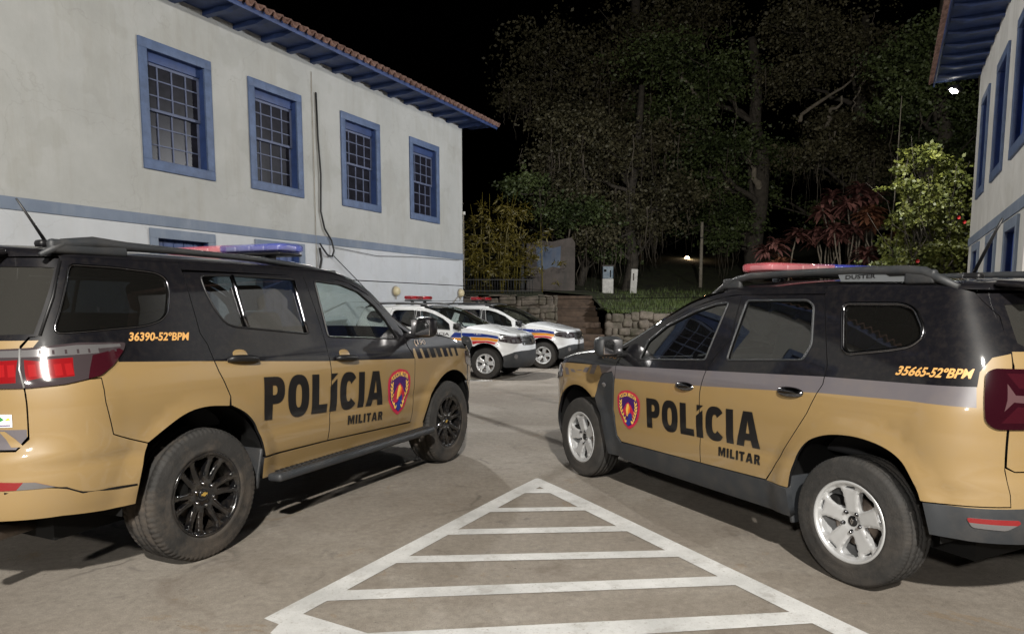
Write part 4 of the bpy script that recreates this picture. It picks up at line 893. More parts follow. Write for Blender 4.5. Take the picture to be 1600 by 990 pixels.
for (a, b), (c, d) in bars:
    panel(mb, gmap, [(xl(a), a), (xr(b), b), (xr(d), d), (xl(c), c)], 'marking', step=.15, rim=0)
struct(mb.build('hatched_marking'))
mb = MB(); panel(mb, gmap, [(-1.6, 15.02), (-.42, 14.98), (-.42, 15.10), (-1.6, 15.14)], 'marking', step=.3, rim=0); struct(mb.build('bay_marking'))
# ------------------------------------------------------------------ colonial houses
def house(name, label, cx, cy, rz, sgn, sc, length, depth, wins, lows, shut, z_top=6.84):
    root = thing(name, label, 'house', (cx, cy, gz(22)-.02), rz)
    Zs = lambda z: (z-CAM_H)*sc+CAM_H-gz(22)+.02
    def f(a, b): return (a, 0, b), (0, sgn, 0)
    band0, band1 = Zs(2.84), Zs(3.025); top = Zs(z_top); T = lambda t: t*sc
    holes = [[(T(a), Zs(3.96)), (T(b), Zs(3.96)), (T(b), Zs(5.79)), (T(a), Zs(5.79))] for a, b in wins]
    lh = [[(T(a), Zs(.25)), (T(b), Zs(.25)), (T(b), Zs(2.63)), (T(a), Zs(2.63))] for a, b in lows]
    w = MB()
    panel(w, f, [(0, band1), (length, band1), (length, top), (0, top)], 'wall_up' if sgn > 0 else 'wall_r', holes, step=1.0, rim=0)
    panel(w, f, [(0, 0), (length, 0), (length, band1), (0, band1)], 'wall_lo' if sgn > 0 else 'wall_r', lh, step=1.0, rim=0)
    for (a0, b0, a1, b1) in ((0, 0, 0, -depth*sgn), (length, 0, length, -depth*sgn), (0, -depth*sgn, length, -depth*sgn)):
        w.add([(a0, b0, 0), (a1, b1, 0), (a1, b1, top), (a0, b0, top)], [(0, 1, 2, 3)], 'wall_lo' if sgn > 0 else 'wall_r', smooth=False)
    w.build('wall', root)
    b = MB(); b.box((length/2, sgn*.010, (band0+band1)/2), (length+.02, .03, band1-band0), 'band', bev=.006); b.build('band_course', root)
    for i, (a, b_) in enumerate(wins+lows):
        low = i >= len(wins); a, b_ = T(a), T(b_); z0, z1 = (Zs(.25), Zs(2.63)) if low else (Zs(3.96), Zs(5.79)); fw = .155*sc; zb = z0-.17*sc; zt = z1+.165*sc
        fr = MB(); m = 'band' if low else 'frame'; y = sgn*.018; th = .046
        fr.box(((a+b_)/2, y, (z1+zt)/2), (b_-a+2*fw, th, zt-z1), m, bev=.006)
        if not low: fr.box(((a+b_)/2, y, (z0+zb)/2), (b_-a+2*fw, th, z0-zb), m, bev=.006)
        for q in (a-fw/2, b_+fw/2): fr.box((q, y, (z0+z1)/2), (fw, th-.004, z1-z0), m, bev=.006)
        dp = .20; yi = -sgn*dp/2-sgn*.003
        fr.box((a-.012, yi, (z0+z1)/2), (.024, dp, z1-z0), 'blue'); fr.box((b_+.012, yi, (z0+z1)/2), (.024, dp, z1-z0), 'blue')
        fr.box(((a+b_)/2, yi, z1+.012), (b_-a, dp, .024), 'blue'); fr.box(((a+b_)/2, yi, z0-.012), (b_-a, dp, .024), 'blue')
        wo = fr.build('window' if not low else 'doorway', root)
        if low or shut:
            s = MB(); n = 5; ww = (b_-a)/n
            ys = -sgn*(.10 if shut else .16)
            for k in range(n): s.box((a+ww*(k+.5), ys, (z0+z1)/2), (ww-.008, .04, z1-z0-.01), 'shutter' if shut else 'blue', bev=.006)
            s.box(((a+b_)/2, ys-sgn*.03, (z0+z1)/2), (b_-a, .02, z1-z0), 'seam')
            s.build('shutter' if not low else 'door_leaf', wo)
            if shut and i == 1:
                pe = MB(); rnd_ = random.Random(4)
                for k in range(16):
                    px = a+(b_-a)*rnd_.uniform(.15, .85); pz = z0+(z1-z0)*rnd_.uniform(.08, .75); r = rnd_.uniform(.05, .14)
                    pe.add([(px+r*rnd_.uniform(.4, 1)*math.cos(q), ys+sgn*.0235+sgn*.001*k, pz+1.3*r*rnd_.uniform(.4, 1)*math.sin(q)) for q in [2*PI*j/9 for j in range(9)]], [tuple(range(9))], 'peel', smooth=False)
                pe.build('peeling_paint', wo)
        else:
            ys = -sgn*.145; zm = z0+(z1-z0)*.47; ztop_ = z1-.17
            hd = MB(); hd.box(((a+b_)/2, ys+sgn*.03, z1-.085), (b_-a-.004, .05, .17), 'blue', bev=.006); hd.build('window_head', wo)
            for (q0, q1, yy) in ((zm, ztop_, ys+sgn*.0), (z0+.004, zm+.05, ys-sgn*.045)):
                s = MB(); rl = .05; aa, bb = a+.004, b_-.012 if True else b_
                s.box(((aa+bb)/2, yy, q1-rl/2), (bb-aa, .04, rl), 'sash', bev=.004); s.box(((aa+bb)/2, yy, q0+rl/2), (bb-aa, .04, rl), 'sash', bev=.004)
                for q in (aa+.018, bb-.022): s.box((q, yy, (q0+q1)/2), (.036 if q < (aa+bb)/2 else .044, .038, q1-q0-2*rl), 'sash')
                for k in range(1, 4): s.box((aa+(bb-aa)*k/4, yy+sgn*.002, (q0+q1)/2), (.022, .028, q1-q0-2*rl), 'sash')
                for k in range(1, 3): s.box(((aa+bb)/2, yy, q0+(q1-q0)*k/3), (bb-aa-.08, .026, .022), 'sash')
                so = s.build('sash', wo)
                p = MB(); p.box(((aa+bb)/2, yy-sgn*.008, (q0+q1)/2), (bb-aa-.06, .006, q1-q0-.08), 'pane'); p.build('pane', so)
    # eave: soffit boards, rafter tails, tiles
    e = MB(); ov = .92*sc; zs = Zs(6.735); x0 = -.55*sc; ln = length-x0+.3
    e.box((x0+ln/2, sgn*ov*.5, zs+.115), (ln, ov, .03), 'blue')
    e.box((x0+ln/2, sgn*(ov-.012), zs+.07), (ln, .03, .12), 'blue', bev=.008)
    n = int((length-x0)/.74)+1
    for k in range(n):
        x = .14+.74*k*1.0
        prof = [(0, .10), (0, 0), (sgn*ov*.62, 0), (sgn*ov*.93, .055), (sgn*ov*.93, .10)]
        hw = .065; vs = [(x+s*hw, p[0], zs+p[1]) for s in (-1, 1) for p in prof]; m5 = len(prof)
        e.add(vs, [tuple(range(m5))[::-1], tuple(range(m5, 2*m5))]+[(j, (j+1) % m5, m5+(j+1) % m5, m5+j) for j in range(m5)], 'blue', smooth=False)
    e.build('eave', root)
    r = MB(); per = .235; rows = [(ov+.10, -.02), (ov*.5, .20), (0, .50), (-depth*.5, .50+depth*.5*.52)]
    zb = zs+.165; nseg = int(ln/per); cols = nseg*10
    def prof_(i): ph = (i % 10)/10*2*PI; return .052*math.cos(ph)
    vs = []; fs = []
    for (o, dz) in rows:
        for i in range(cols+1): vs.append((x0-.03+i*per/10, sgn*o, zb+dz+prof_(i)))
    c1 = cols+1
    for q in range(len(rows)-1):
        for i in range(cols): fs.append((q*c1+i, q*c1+i+1, (q+1)*c1+i+1, (q+1)*c1+i))
    o2 = len(vs)
    for (o, dz) in rows[:2]:
        for i in range(cols+1): vs.append((x0-.03+i*per/10, sgn*o, zb+dz+prof_(i)*.85-.028-max(0, -prof_(i))*.3))
    for i in range(cols): fs.append((i, o2+i, o2+i+1, i+1)); fs.append((o2+i, o2+c1+i, o2+c1+i+1, o2+i+1))
    r.add(vs, fs, 'tile')
    # second (lower) course of cover tiles seen end-on, back slope and gable
    rows2 = [(-depth*.5, .50+depth*.5*.52), (-depth-ov, -.1)]
    vs = [(x, sgn*o, zb+dz) for o, dz in rows2 for x in (x0, x0+ln)]; r.add(vs, [(0, 1, 3, 2)], 'tile', smooth=False)
    r.build('roof', root)
    rz_ = zb+.50+depth*.5*.52-.1
    for x in (0, length): g = MB(); g.add([(x, 0, top-.02), (x, -sgn*depth, top-.02), (x, -sgn*depth*.5, rz_)], [(0, 1, 2)], 'wall_lo', smooth=False); g.build('gable', root)
    return root
SCL = 23/22
RZL = math.atan2(-.89651509, -.4430132)
LH = house('colonial_house', 'long white and cream two-storey house with blue framed sash windows, on the left', -1.5164425*SCL, 23.0, RZL, 1, SCL, 27.0, 9,
      [(9.435, 10.605), (7.06, 8.23), (4.28, 5.46), (1.50, 2.66), (13.6, 14.77), (16.2, 17.37), (18.8, 19.97), (21.4, 22.57)], [(9.50, 10.57), (7.09, 8.20), (13.65, 14.72), (18.85, 19.92)], False)
RZR = math.atan2(-.88418879, -.46712974)
RH = house('colonial_house', 'white two-storey house with closed blue shutters, cut off by the right edge', 10.850531, 17.0, RZR, -1, 1.0, 7.9, 9,
      [(1.24, 2.20), (3.70, 4.85), (6.12, 7.27)], [(1.20, 2.15), (3.75, 4.80), (6.17, 7.22)], True)
def on_wall(root, t, o, z, sgn=1):
    return root.matrix_basis @ Vector((t, sgn*o, z-root.location.z))
C.view_layer.update()
# cable, wall lamps, bracket on the left house
def world_tube(mb, root, pts, r, m): mb.tube([on_wall(root, *p) for p in pts], r, m, 6)
mb = MB(); s = SCL; zz = lambda z: (z-CAM_H)*s+CAM_H
rg_ = random.Random(3)
pts = [(6.44*s, .03, zz(6.14)), (6.42*s, .035, zz(5.2)), (6.37*s, .045, zz(4.4)), (6.40*s, .04, zz(3.57)), (6.30*s, .05, zz(3.2)), (6.10*s, .07, zz(2.95)), (6.03*s, .08, zz(2.72)), (6.10*s, .08, zz(2.58)), (6.25*s, .08, zz(2.60)), (6.42*s, .06, zz(2.78)), (6.47*s, .05, zz(2.85))]
world_tube(mb, LH, pts, .022, 'cable'); world_tube(mb, LH, [(6.56*s, .02, zz(6.55)), (6.56*s, .02, zz(2.3))], .008, 'wood')
world_tube(mb, LH, [(6.48*s, .05, zz(2.75)), (6.44*s, .06, zz(2.5)), (6.5*s, .05, zz(2.25)), (6.46*s, .05, zz(2.05))], .030, 'cable')
world_tube(mb, LH, [(6.05*s, .08, zz(2.60)), (4.9*s, .10, zz(1.85)), (4.2*s, .10, zz(1.3))], .010, 'cable')
world_tube(mb, LH, [(6.0*s, .05, zz(2.80)), (4.4*s, .05, zz(2.70)), (2.6*s, .05, zz(2.78)), (.3*s, .05, zz(2.82))], .006, 'cable')
tag(mb.build('wall_cable'), 'black cable hanging in a loop down the left house wall between its middle windows', 'cable')
for k, (t, lab) in enumerate(((3.57, 'round cream wall lamp low on the left house wall, above the nearer white car'), (.21, 'round cream wall lamp at the corner of the left house, with a wire stay'))):
    w = MB(); w.lathe([(.001, .12), (.075, .118), (.10, .10), (.12, .07), (.125, .03), (.125, 0)], 'cream', 24); w.lathe([(.125, .028), (.145, .032), (.145, .0)], 'wood', 24)
    w.tube([(0, .02, 0), (0, .02, -.22)], .018, 'wood', 8)
    if k: w.tube([(.05, .02, -.05), (.62, .02, -.42)], .012, 'wood', 6)
    o = w.build('wall_lamp'); o.location = on_wall(LH, t*s, .02, zz(1.83)); o.rotation_euler = (0, 0, RZL); tag(o, lab, 'lamp')
w = MB(); w.tube([(-.02, -.6, 0), (-.45, -.6, -.02)], .022, 'cream', 6); w.tube([(-.45, -.6, -.04), (-.45, -.6, .42)], .028, 'cream', 6); w.tube([(-.45, -.6, .40), (-1.1, -.6, .05)], .008, 'wood', 6)
o = w.build('cable_bracket'); o.location = on_wall(LH, 0, 0, zz(4.65)); o.rotation_euler = (0, 0, RZL); tag(o, 'pale L-shaped cable bracket sticking out from the far corner of the left house', 'bracket')
w = MB(); w.box((0, .03, 0), (.10, .08, .10), 'postw', bev=.01); w.tube([(0, .03, 0), (0, .03, -2.4)], .012, 'wood', 6)
o = w.build('junction_box'); o.location = on_wall(LH, -.02, 0, zz(4.25)); o.rotation_euler = (0, 0, RZL); tag(o, 'small white junction box on the far edge of the left house wall', 'junction box')
# lit lamp on the corner of the right house
w = MB(); w.tube([(0, 0, .28), (0, 0, .10)], .02, 'iron', 8); w.box((0, 0, .05), (.20, .34, .10), 'iron', bev=.02); root = w.build('wall_floodlight')
g = MB(); g.lathe([(.0001, .05), (.07, .03), (.10, 0)], 'lampglow', 20); lz = g.build('lamp_lens', root); lz.rotation_euler = (-PI/2, 0, 0)
root.location = (10.70, 17.75, 6.62); root.rotation_euler = (math.radians(12), math.radians(28), .3)
tag(root, 'lit white floodlight hanging at the corner of the right house eave', 'lamp')
# ------------------------------------------------------------------ terrace behind the yard
def hz(x, y):
    a = max(0, min(1, (x-1.0)/2.4)); z0 = 1.78*(1-a)+1.20*a
    t = max(0, y-25.0); z = z0+min(1, t/5)*(2.05-z0)*(1 if x < 3.4 else .9)
    if y > 30: z += (y-30)*.16*min(1, (y-30)/8)
    return z+.06*math.sin(x*1.7)*math.cos(y*1.1)
mb = MB(); xs = [-40, -20, -10, -4]+[-2+i*.8 for i in range(5)]+[3.2+i*.9 for i in range(14)]+[16, 18, 20, 24, 30, 45, 70]; ys = [24.9, 25.5, 26.2, 27, 28, 29, 30, 31, 32.5, 34, 36, 39, 43, 50, 60, 80, 120]
mb.add([(x, y if not (j == 0 and 1.6 < x < 3.3) else 28.6, hz(x, y)) for j, y in enumerate(ys) for x in xs], [(j*len(xs)+i, j*len(xs)+i+1, (j+1)*len(xs)+i+1, (j+1)*len(xs)+i) for j in range(len(ys)-1) for i in range(len(xs)-1) if not (ys[j] < 28.4 and 1.55 < (xs[i]+xs[i+1])/2 < 3.25)], 'soil')
struct(mb.build('hillside'))
def stone_wall(name, x0, x1, y, z0, ztopf, thick, seed, lab):
    r = random.Random(seed); mb = MB(); x = x0
    zt = ztopf((x0+x1)/2); mb.box(((x0+x1)/2, y+thick*.55, (z0+zt)/2-.08), (x1-x0-.06, thick*.8, zt-z0-.12), 'stone')
    z = z0
    while z < zt-.05:
        h = min(r.uniform(.16, .30), zt-z); x = x0
        while x < x1-.02:
            w = min(r.uniform(.16, .62), x1-x); mb.box((x+w/2, y+.10+r.uniform(-.06, .06), z+h/2+r.uniform(-.05, .05)), (w*r.uniform(.92, 1.12), .28, h*r.uniform(.85, 1.25)), 'stone', rot=Matrix.Rotation(r.uniform(-.16, .16), 3, 'Y'), bev=.075); x += w
        z += h
    return tag(mb.build(name), lab, 'wall')
stone_wall('retaining_wall', 3.25, 13.5, 24.5, -.2, lambda x: 1.22, .5, 1, 'rough grey stone retaining wall right of the steps, with grass on top')
stone_wall('retaining_wall', -2.2, 1.6, 24.9, -.2, lambda x: 1.78, .5, 2, 'mossy stone retaining wall left of the steps, behind the white cars')
mb = MB(); n = 10; rr = random.Random(8)
for k in range(n):
    zt = -.15+(1.98)*(k+1)/n; y0 = 23.4+k*.55+rr.uniform(-.04, .04)
    mb.box((2.42, (y0+29.6)/2, zt-.11), (1.58, 29.6-y0, .22), 'step', rot=Matrix.Rotation(rr.uniform(-.008, .008), 3, 'Y'), bev=.03)
tag(mb.build('stone_steps'), 'worn brown stone steps climbing between two retaining walls', 'steps')
# ruined kiosk
root = thing('ruined_hut', 'ruined plaster hut with a faded blue patch, at the top of the steps', 'hut', (1.62, 30.3, hz(1.6, 30.3)-.1))
k = MB(); out = [(-1.0, 0), (1.05, 0), (1.05, 2.15), (.9, 2.35), (.5, 2.28), (.1, 2.18), (-.4, 2.22), (-1.0, 2.1)]
panel(k, lambda a, b: ((a, 0, b), (0, -1, 0)), out, 'ruin', (), [([(-.55, 1.10), (-.2, 1.02), (.1, 1.14), (.42, 1.08), (.45, 2.0), (.1, 1.9), (-.2, 2.0), (-.6, 1.95)], 'ruin_b')], step=.2, rim=.25)
k.box((1.0, 1.0, 1.0), (.12, 1.8, 2.0), 'ruin'); k.box((-.95, 1.0, 1.0), (.12, 1.8, 2.0), 'ruin'); k.build('wall', root)
k = MB(); k.box((.0, -.20, -.02), (2.2, .36, .16), 'stone', bev=.04); k.build('plinth', root)
w = MB(); w.box((0, 0, 1.2), (.16, .14, 2.5), 'iron', bev=.02); o = w.build('gate_post'); o.location = (.42, 30.0, hz(.4, 30)-.1); tag(o, 'dark square post at the left edge of the ruined hut', 'post')
w = MB(); w.tube([(-1.9, 0, 0), (.4, .3, .12)], .02, 'wood', 6); w.tube([(-1.9, 0, -.25), (.4, .3, -.06)], .02, 'wood', 6); o = w.build('wire_rail'); o.location = (.0, 29.8, 4.0); tag(o, 'two thin pale wires running from the dark post towards the left house', 'wire')
w = MB(); w.box((0, 0, .32), (.46, .34, .64), 'postw', bev=.02); w.box((0, 0, .90), (.44, .32, .52), 'bluebox', bev=.03); w.box((-.12, -.165, .98), (.10, .02, .10), 'seam'); w.box((.10, -.165, .85), (.04, .02, .3), 'seam'); w.box((0, 0, 1.18), (.5, .38, .05), 'ruin', bev=.015)
o = w.build('meter_box'); o.location = (4.02, 30.0, hz(4, 30)-.05); tag(o, 'small blue and white utility box beside the steps', 'utility box')
w = MB(); w.box((0, 0, .5), (.28, .2, 1.1), 'postw', rot=Matrix.Rotation(.05, 3, 'Y'), bev=.03); w.box((-.02, -.11, .72), (.05, .012, .3), 'ruin')
o = w.build('marker_post'); o.location = (5.12, 30.0, hz(5.1, 30)-.05); tag(o, 'whitewashed marker post leaning slightly on the grass bank', 'post')
# iron fence on the left terrace
root = MB(); 
for z in (.12, .52): root.box((1.0, 0, z), (2.6, .03, .03), 'iron')
for i in range(27): root.tube([(-.25+i*.098, 0, 0), (-.25+i*.098, 0, .60)], .012, 'iron', 5)
o = root.build('iron_fence'); o.location = (-1.55, 26.0, hz(-1, 26)-.03); tag(o, 'low black iron picket fence on the terrace beside the left house', 'fence')
# poles and far lamps
w = MB(); w.tube([(0, 0, 0), (0, 0, 3.35)], [.085, .07], 'wood', 10); w.box((0, 0, 2.62), (.16, .16, .05), 'iron'); o = w.build('utility_pole'); o.location = (9.0, 34, hz(9, 34)-.3); tag(o, 'pale bare pole standing on the bank right of the marker post', 'pole')
def far_lamp(x, y, z, r, lab, sill):
    root = thing('lamp_post', lab, 'lamp', (x, y, hz(x, y)-.2)); q = MB(); q.tube([(0, 0, 0), (0, 0, z-hz(x, y)+.1)], .05, 'iron', 8); q.build('pole', root)
    q = MB(); prof = arc(0, 0, r, r, -90, 90, 8, 2.0); q.lathe([(max(.0001, a), b) for a, b in prof], 'farglow', 16, 0, -.10, z-hz(x, y)+.2); q.build('lamp_globe', root)
    if sill: q = MB(); q.box((.05, 0, z-hz(x, y)-.62), (1.5, .3, .06), 'postw'); q.build('shelf', root)
    d = bpy.data.lights.new('globe_light', 'POINT'); d.energy = 60; d.color = (1, .7, .42); d.shadow_soft_size = r; o = bpy.data.objects.new('globe_light', d); COL.objects.link(o); o.parent = root; o.location = (0, -.5, z-hz(x, y)+.2)
far_lamp(11.0, 45, 4.35, .16, 'far orange globe lamp shining in the dark between the trees', True)
far_lamp(19.5, 46, 4.25, .09, 'tiny far lamp just above the light bar of the tan car on the right', False)
# ------------------------------------------------------------------ vegetation
def leafcloud(mb, clumps, n, size, m, rng, flat=.5, droop=0.0, asp=.62):
    vs = []; fs = []; tot = sum(c[3]**2 for c in clumps)
    for (x, y, z, r) in clumps:
        k = int(n*r*r/tot)
        # twigs inside the clump carry small groups of leaves
        tw = [(rng.gauss(0, .5), rng.gauss(0, .5), rng.gauss(0, .42)) for _ in range(max(4, k//14))]
        for i in range(k):
            t = tw[i % len(tw)]; px = x+r*(t[0]+rng.gauss(0, .13)); py = y+r*(t[1]+rng.gauss(0, .13)); pz = z+r*flat*2*(t[2]*.6+rng.gauss(0, .09))-droop*abs(t[0]*r)
            d = Vector((rng.gauss(0, 1), rng.gauss(0, 1), rng.gauss(-.3, .7))).normalized(); u = d.cross(Vector((rng.gauss(0, 1), rng.gauss(0, 1), rng.gauss(0, 1)))).normalized(); s = size*rng.uniform(.55, 1.35); p = Vector((px, py, pz)); o = len(vs)
            vs += [p, p+d*s*.5+u*s*asp*.5, p+d*s, p+d*s*.5-u*s*asp*.5]; fs.append((o, o+1, o+2, o+3))
    mb.add(vs, fs, m, smooth=False)
def limb(mb, p0, p1, r0, r1, rng, m='bark', wob=.12, n=6):
    p0, p1 = Vector(p0), Vector(p1); d = (p1-p0).length; pts = []
    for i in range(n+1):
        t = i/n; q = p0.lerp(p1, t)
        if 0 < i < n: q += Vector((rng.gauss(0, 1), rng.gauss(0, 1), rng.gauss(0, .7)))*d*wob*.35
        pts.append(q)
    mb.tube(pts, [r0+(r1-r0)*i/n for i in range(n+1)], m, 8); return pts
def big_tree(name, label, base, height, clumps, nleaf, size, leafm, seed, limbs=(), moss=0, trunk_r=.4, lean=(0, 0)):
    rng = random.Random(seed); bx, by = base; bz = hz(bx, by)-.3
    root = thing(name, label, 'tree', (bx, by, bz), 0, 'trees on the dark hillside')
    cl = [(x-bx, y-by, z-bz, r) for x, y, z, r in clumps]
    t = MB(); top = (lean[0], lean[1], height); tp = limb(t, (0, 0, 0), top, trunk_r, trunk_r*.45, rng, wob=.06)
    for (x, y, z, r) in cl:
        k = min(range(1, len(tp)), key=lambda i: abs(tp[i].z-max(1.5, z-2.2)))
        pts = limb(t, tp[k], (x, y, z), trunk_r*.32, .03, rng)
        for _ in range(2):
            j = rng.randrange(2, 6); limb(t, pts[j], (x+rng.gauss(0, r*.6), y+rng.gauss(0, r*.6), z+rng.gauss(0, r*.4)), .06, .015, rng, n=4)
    for a, b, r in limbs: limb(t, [q-w for q, w in zip(a, (bx, by, bz))], [q-w for q, w in zip(b, (bx, by, bz))], r, r*.35, rng, 'pale_bark', .16, 7)
    t.build('trunk', root)
    c = MB(); leafcloud(c, cl, nleaf, size, leafm, rng); c.build('crown', root)
    if moss:
        h = MB(); vs = []; fs = []
        for _ in range(moss//2):
            x, y, z, r = rng.choice(cl); px = x+rng.gauss(0, r*.5); py = y+rng.gauss(0, r*.5); pz = z+rng.gauss(0, r*.3); ln = rng.uniform(.5, 2.3); w = rng.uniform(.012, .035); a = rng.uniform(0, PI); o = len(vs); dx = math.cos(a)*w; dy = math.sin(a)*w
            for i in range(5): 
                q = i/4; jx = rng.gauss(0, .05); vs += [(px+jx-dx*(1-q*.7), py-dy, pz-ln*q), (px+jx+dx*(1-q*.7), py+dy, pz-ln*q)]
            for i in range(4): fs.append((o+2*i, o+2*i+1, o+2*i+3, o+2*i+2))
        h.add(vs, fs, 'moss', smooth=False); h.build('hanging_moss', root)['kind'] = 'stuff'
    return root
def P(px, py, Y):      # rough placement of a clump: column and row of the picture at depth Y
    a = (px-800)/FPX; b = -(py-594.4)/FPX; c, s = math.cos(PITCH), math.sin(PITCH); d = (a, c+b*s, -s+b*c); t = Y/d[1]; return (d[0]*t, Y, CAM_H+d[2]*t)
rg2 = random.Random(11)
def cl(lst, Y): return [(*P(px, py, Y+rg2.uniform(-1.2, 1.2)), r) for px, py, r in lst]
big_tree('mossy_tree', 'tall tree with hanging grey moss and low green leaves behind the blue utility box', (5.3, 33), 9.5,
   cl([(900, 200, 1.6), (960, 250, 1.7), (1020, 220, 1.6), (1050, 300, 1.5), (890, 300, 1.3), (960, 330, 1.5), (930, 370, 1.1), (1010, 350, 1.3), (870, 250, 1.2)], 33), 25299, 0.16, 'leaf2', 1, moss=900, trunk_r=.30, lean=(.6, .3))
big_tree('leafy_tree', 'dark leafy tree arching over the ruined hut', (3.2, 34.5), 6.5, cl([(850, 300, 1.2), (900, 330, 1.3), (945, 385, .9), (930, 340, 1.0), (870, 345, 1.0), (960, 400, .7), (820, 290, 1.0)], 33.5), 17250, 0.15, 'leaf', 2, moss=60, trunk_r=.22)
big_tree('leafy_tree', 'broad dark tree left of the open arch of night sky, low green boughs', (12.3, 36), 12, cl([(1090, 340, 1.5), (1130, 320, 1.5), (1110, 280, 1.6), (1160, 350, 1.2), (1130, 375, 1.0), (1085, 240, 1.7), (1150, 230, 1.7), (1060, 180, 1.9), (1120, 120, 2.0), (1040, 90, 2.0)], 36), 25299, 0.17, 'leaf', 3, moss=260, trunk_r=.50, lean=(-.6, 0),
   limbs=[(P(1190, 330, 36), P(1175, 230, 35.5), .24), (P(1100, 170, 35.5), P(1060, 100, 35), .13)])
big_tree('bare_limbed_tree', 'tree with long pale bare limbs high above the red leaved shrubs', (17.2, 36), 13, cl([(1270, 240, 1.4), (1330, 220, 1.7), (1390, 230, 1.4), (1300, 190, 1.3), (1350, 270, 1.2), (1240, 120, 1.7), (1330, 80, 2.0), (1400, 130, 1.8), (1250, 40, 2.0)], 35), 21850, 0.17, 'leaf2', 4, moss=380, trunk_r=.42,
   limbs=[(P(1250, 190, 34), P(1330, 120, 34), .10), (P(1330, 120, 34), P(1350, 95, 34), .07), (P(1352, 125, 34), P(1332, 175, 34), .06), (P(1305, 205, 34), P(1270, 250, 34), .05), (P(1290, 200, 35), P(1315, 150, 34), .13)])
big_tree('leafy_tree', 'tall dark tree reaching over the lamp of the right house', (17.6, 30), 13, cl([(1450, 130, 1.5), (1490, 180, 1.6), (1460, 210, 1.3), (1430, 90, 1.7), (1480, 60, 1.7), (1500, 240, 1.2), (1410, 170, 1.1)], 30), 19550, 0.15, 'leaf', 5, moss=120, trunk_r=.38)
big_tree('mossy_tree', 'tall faint tree at the back with moss trailing from its high crown', (7.0, 42), 17, cl([(860, 80, 2.2), (940, 120, 2.4), (1000, 60, 2.4), (900, 180, 2.0), (820, 150, 1.8), (980, 180, 2.0), (1080, 30, 2.2)], 41), 20700, 0.20, 'leaf2', 6, moss=500, trunk_r=.5,
   limbs=[(P(985, 130, 40), P(960, 185, 40), .06), (P(960, 185, 40), P(930, 190, 40), .05)])
big_tree('leafy_tree', 'dense tree filling the dark behind the red leaved shrubs', (21, 42), 12, cl([(1300, 330, 1.8), (1400, 300, 2.0), (1180, 300, 1.4), (1230, 245, 1.6), (1450, 330, 2.0), (1420, 230, 2.2)], 41), 16099, 0.19, 'leaf', 7, trunk_r=.4)
# bamboo beside the left house
def plant(name, label, base, cat='shrub', group=None): return thing(name, label, cat, base, 0, group)
rng = random.Random(21)
root = plant('bamboo_clump', 'yellow green bamboo clump beside the far corner of the left house', (-.6, 28.5, 1.9), 'bamboo')
st = MB(); c = MB(); clm = []
for k in range(16):
    x = rng.gauss(.1, .8); y = rng.gauss(0, .4); h = rng.uniform(2.2, 4.0); dx = rng.gauss(.15, .35); st.tube([(x, y, -.2), (x+dx*.3, y, h*.6), (x+dx, y-.1, h)], [.03, .022, .008], 'bamboo', 6)
    for q in range(4): clm.append((x+dx*(q+1)/4*.9, y, h*(.3+.18*q), .55))
st.build('cane_cluster', root); leafcloud(c, clm, 4200, .22, 'bamboo', rng, flat=.6, asp=.22); c.build('foliage', root)
# green bush with red flowers at the corner of the right house
root = plant('hibiscus_bush', 'large yellow green bush with a few red flowers at the corner of the right house', (11.9, 20.0, .2))
st = MB(); c = MB(); clm = []
b0 = Vector((11.9, 20.0, .2))
for px, py, r in [(1480, 390, .75), (1450, 350, .7), (1490, 320, .7), (1440, 300, .55), (1425, 260, .45), (1470, 280, .6), (1500, 360, .6), (1430, 400, .6), (1400, 410, .45), (1500, 290, .5), (1460, 245, .35), (1375, 415, .3), (1415, 345, .5), (1390, 425, .5), (1460, 425, .7), (1435, 330, .6), (1400, 380, .5), (1450, 400, .8), (1415, 290, .45), (1445, 235, .35), (1485, 265, .5), (1370, 430, .45), (1420, 240, .3)]:
    q = Vector(P(px, py, 20+rng.uniform(-.7, .7)))-b0; clm.append((q.x, q.y, q.z, r)); p = limb(st, (rng.gauss(0, .25), rng.gauss(0, .2), 0), q, .035, .010, rng)
    for _ in range(3): limb(st, p[4], q+Vector((rng.gauss(0, .4), rng.gauss(0, .3), rng.gauss(.1, .3))), .012, .004, rng, n=3)
st.build('stem_cluster', root); leafcloud(c, clm, 15000, .115, 'bush', rng, flat=.5); c.build('foliage', root)
for px, py in ((1506, 347), (1433, 408), (1497, 340), (1462, 433)):
    q = Vector(P(px, py, 19.2))-b0
    fl = MB(); fl.add([tuple(q)]+[tuple(q+Vector((.05*math.cos(a), -.03, .05*math.sin(a)))) for a in [2*PI*i/10 for i in range(10)]], [(0, i+1, (i+1) % 10+1) for i in range(10)], 'flower', smooth=False); fl.build('flower', root)
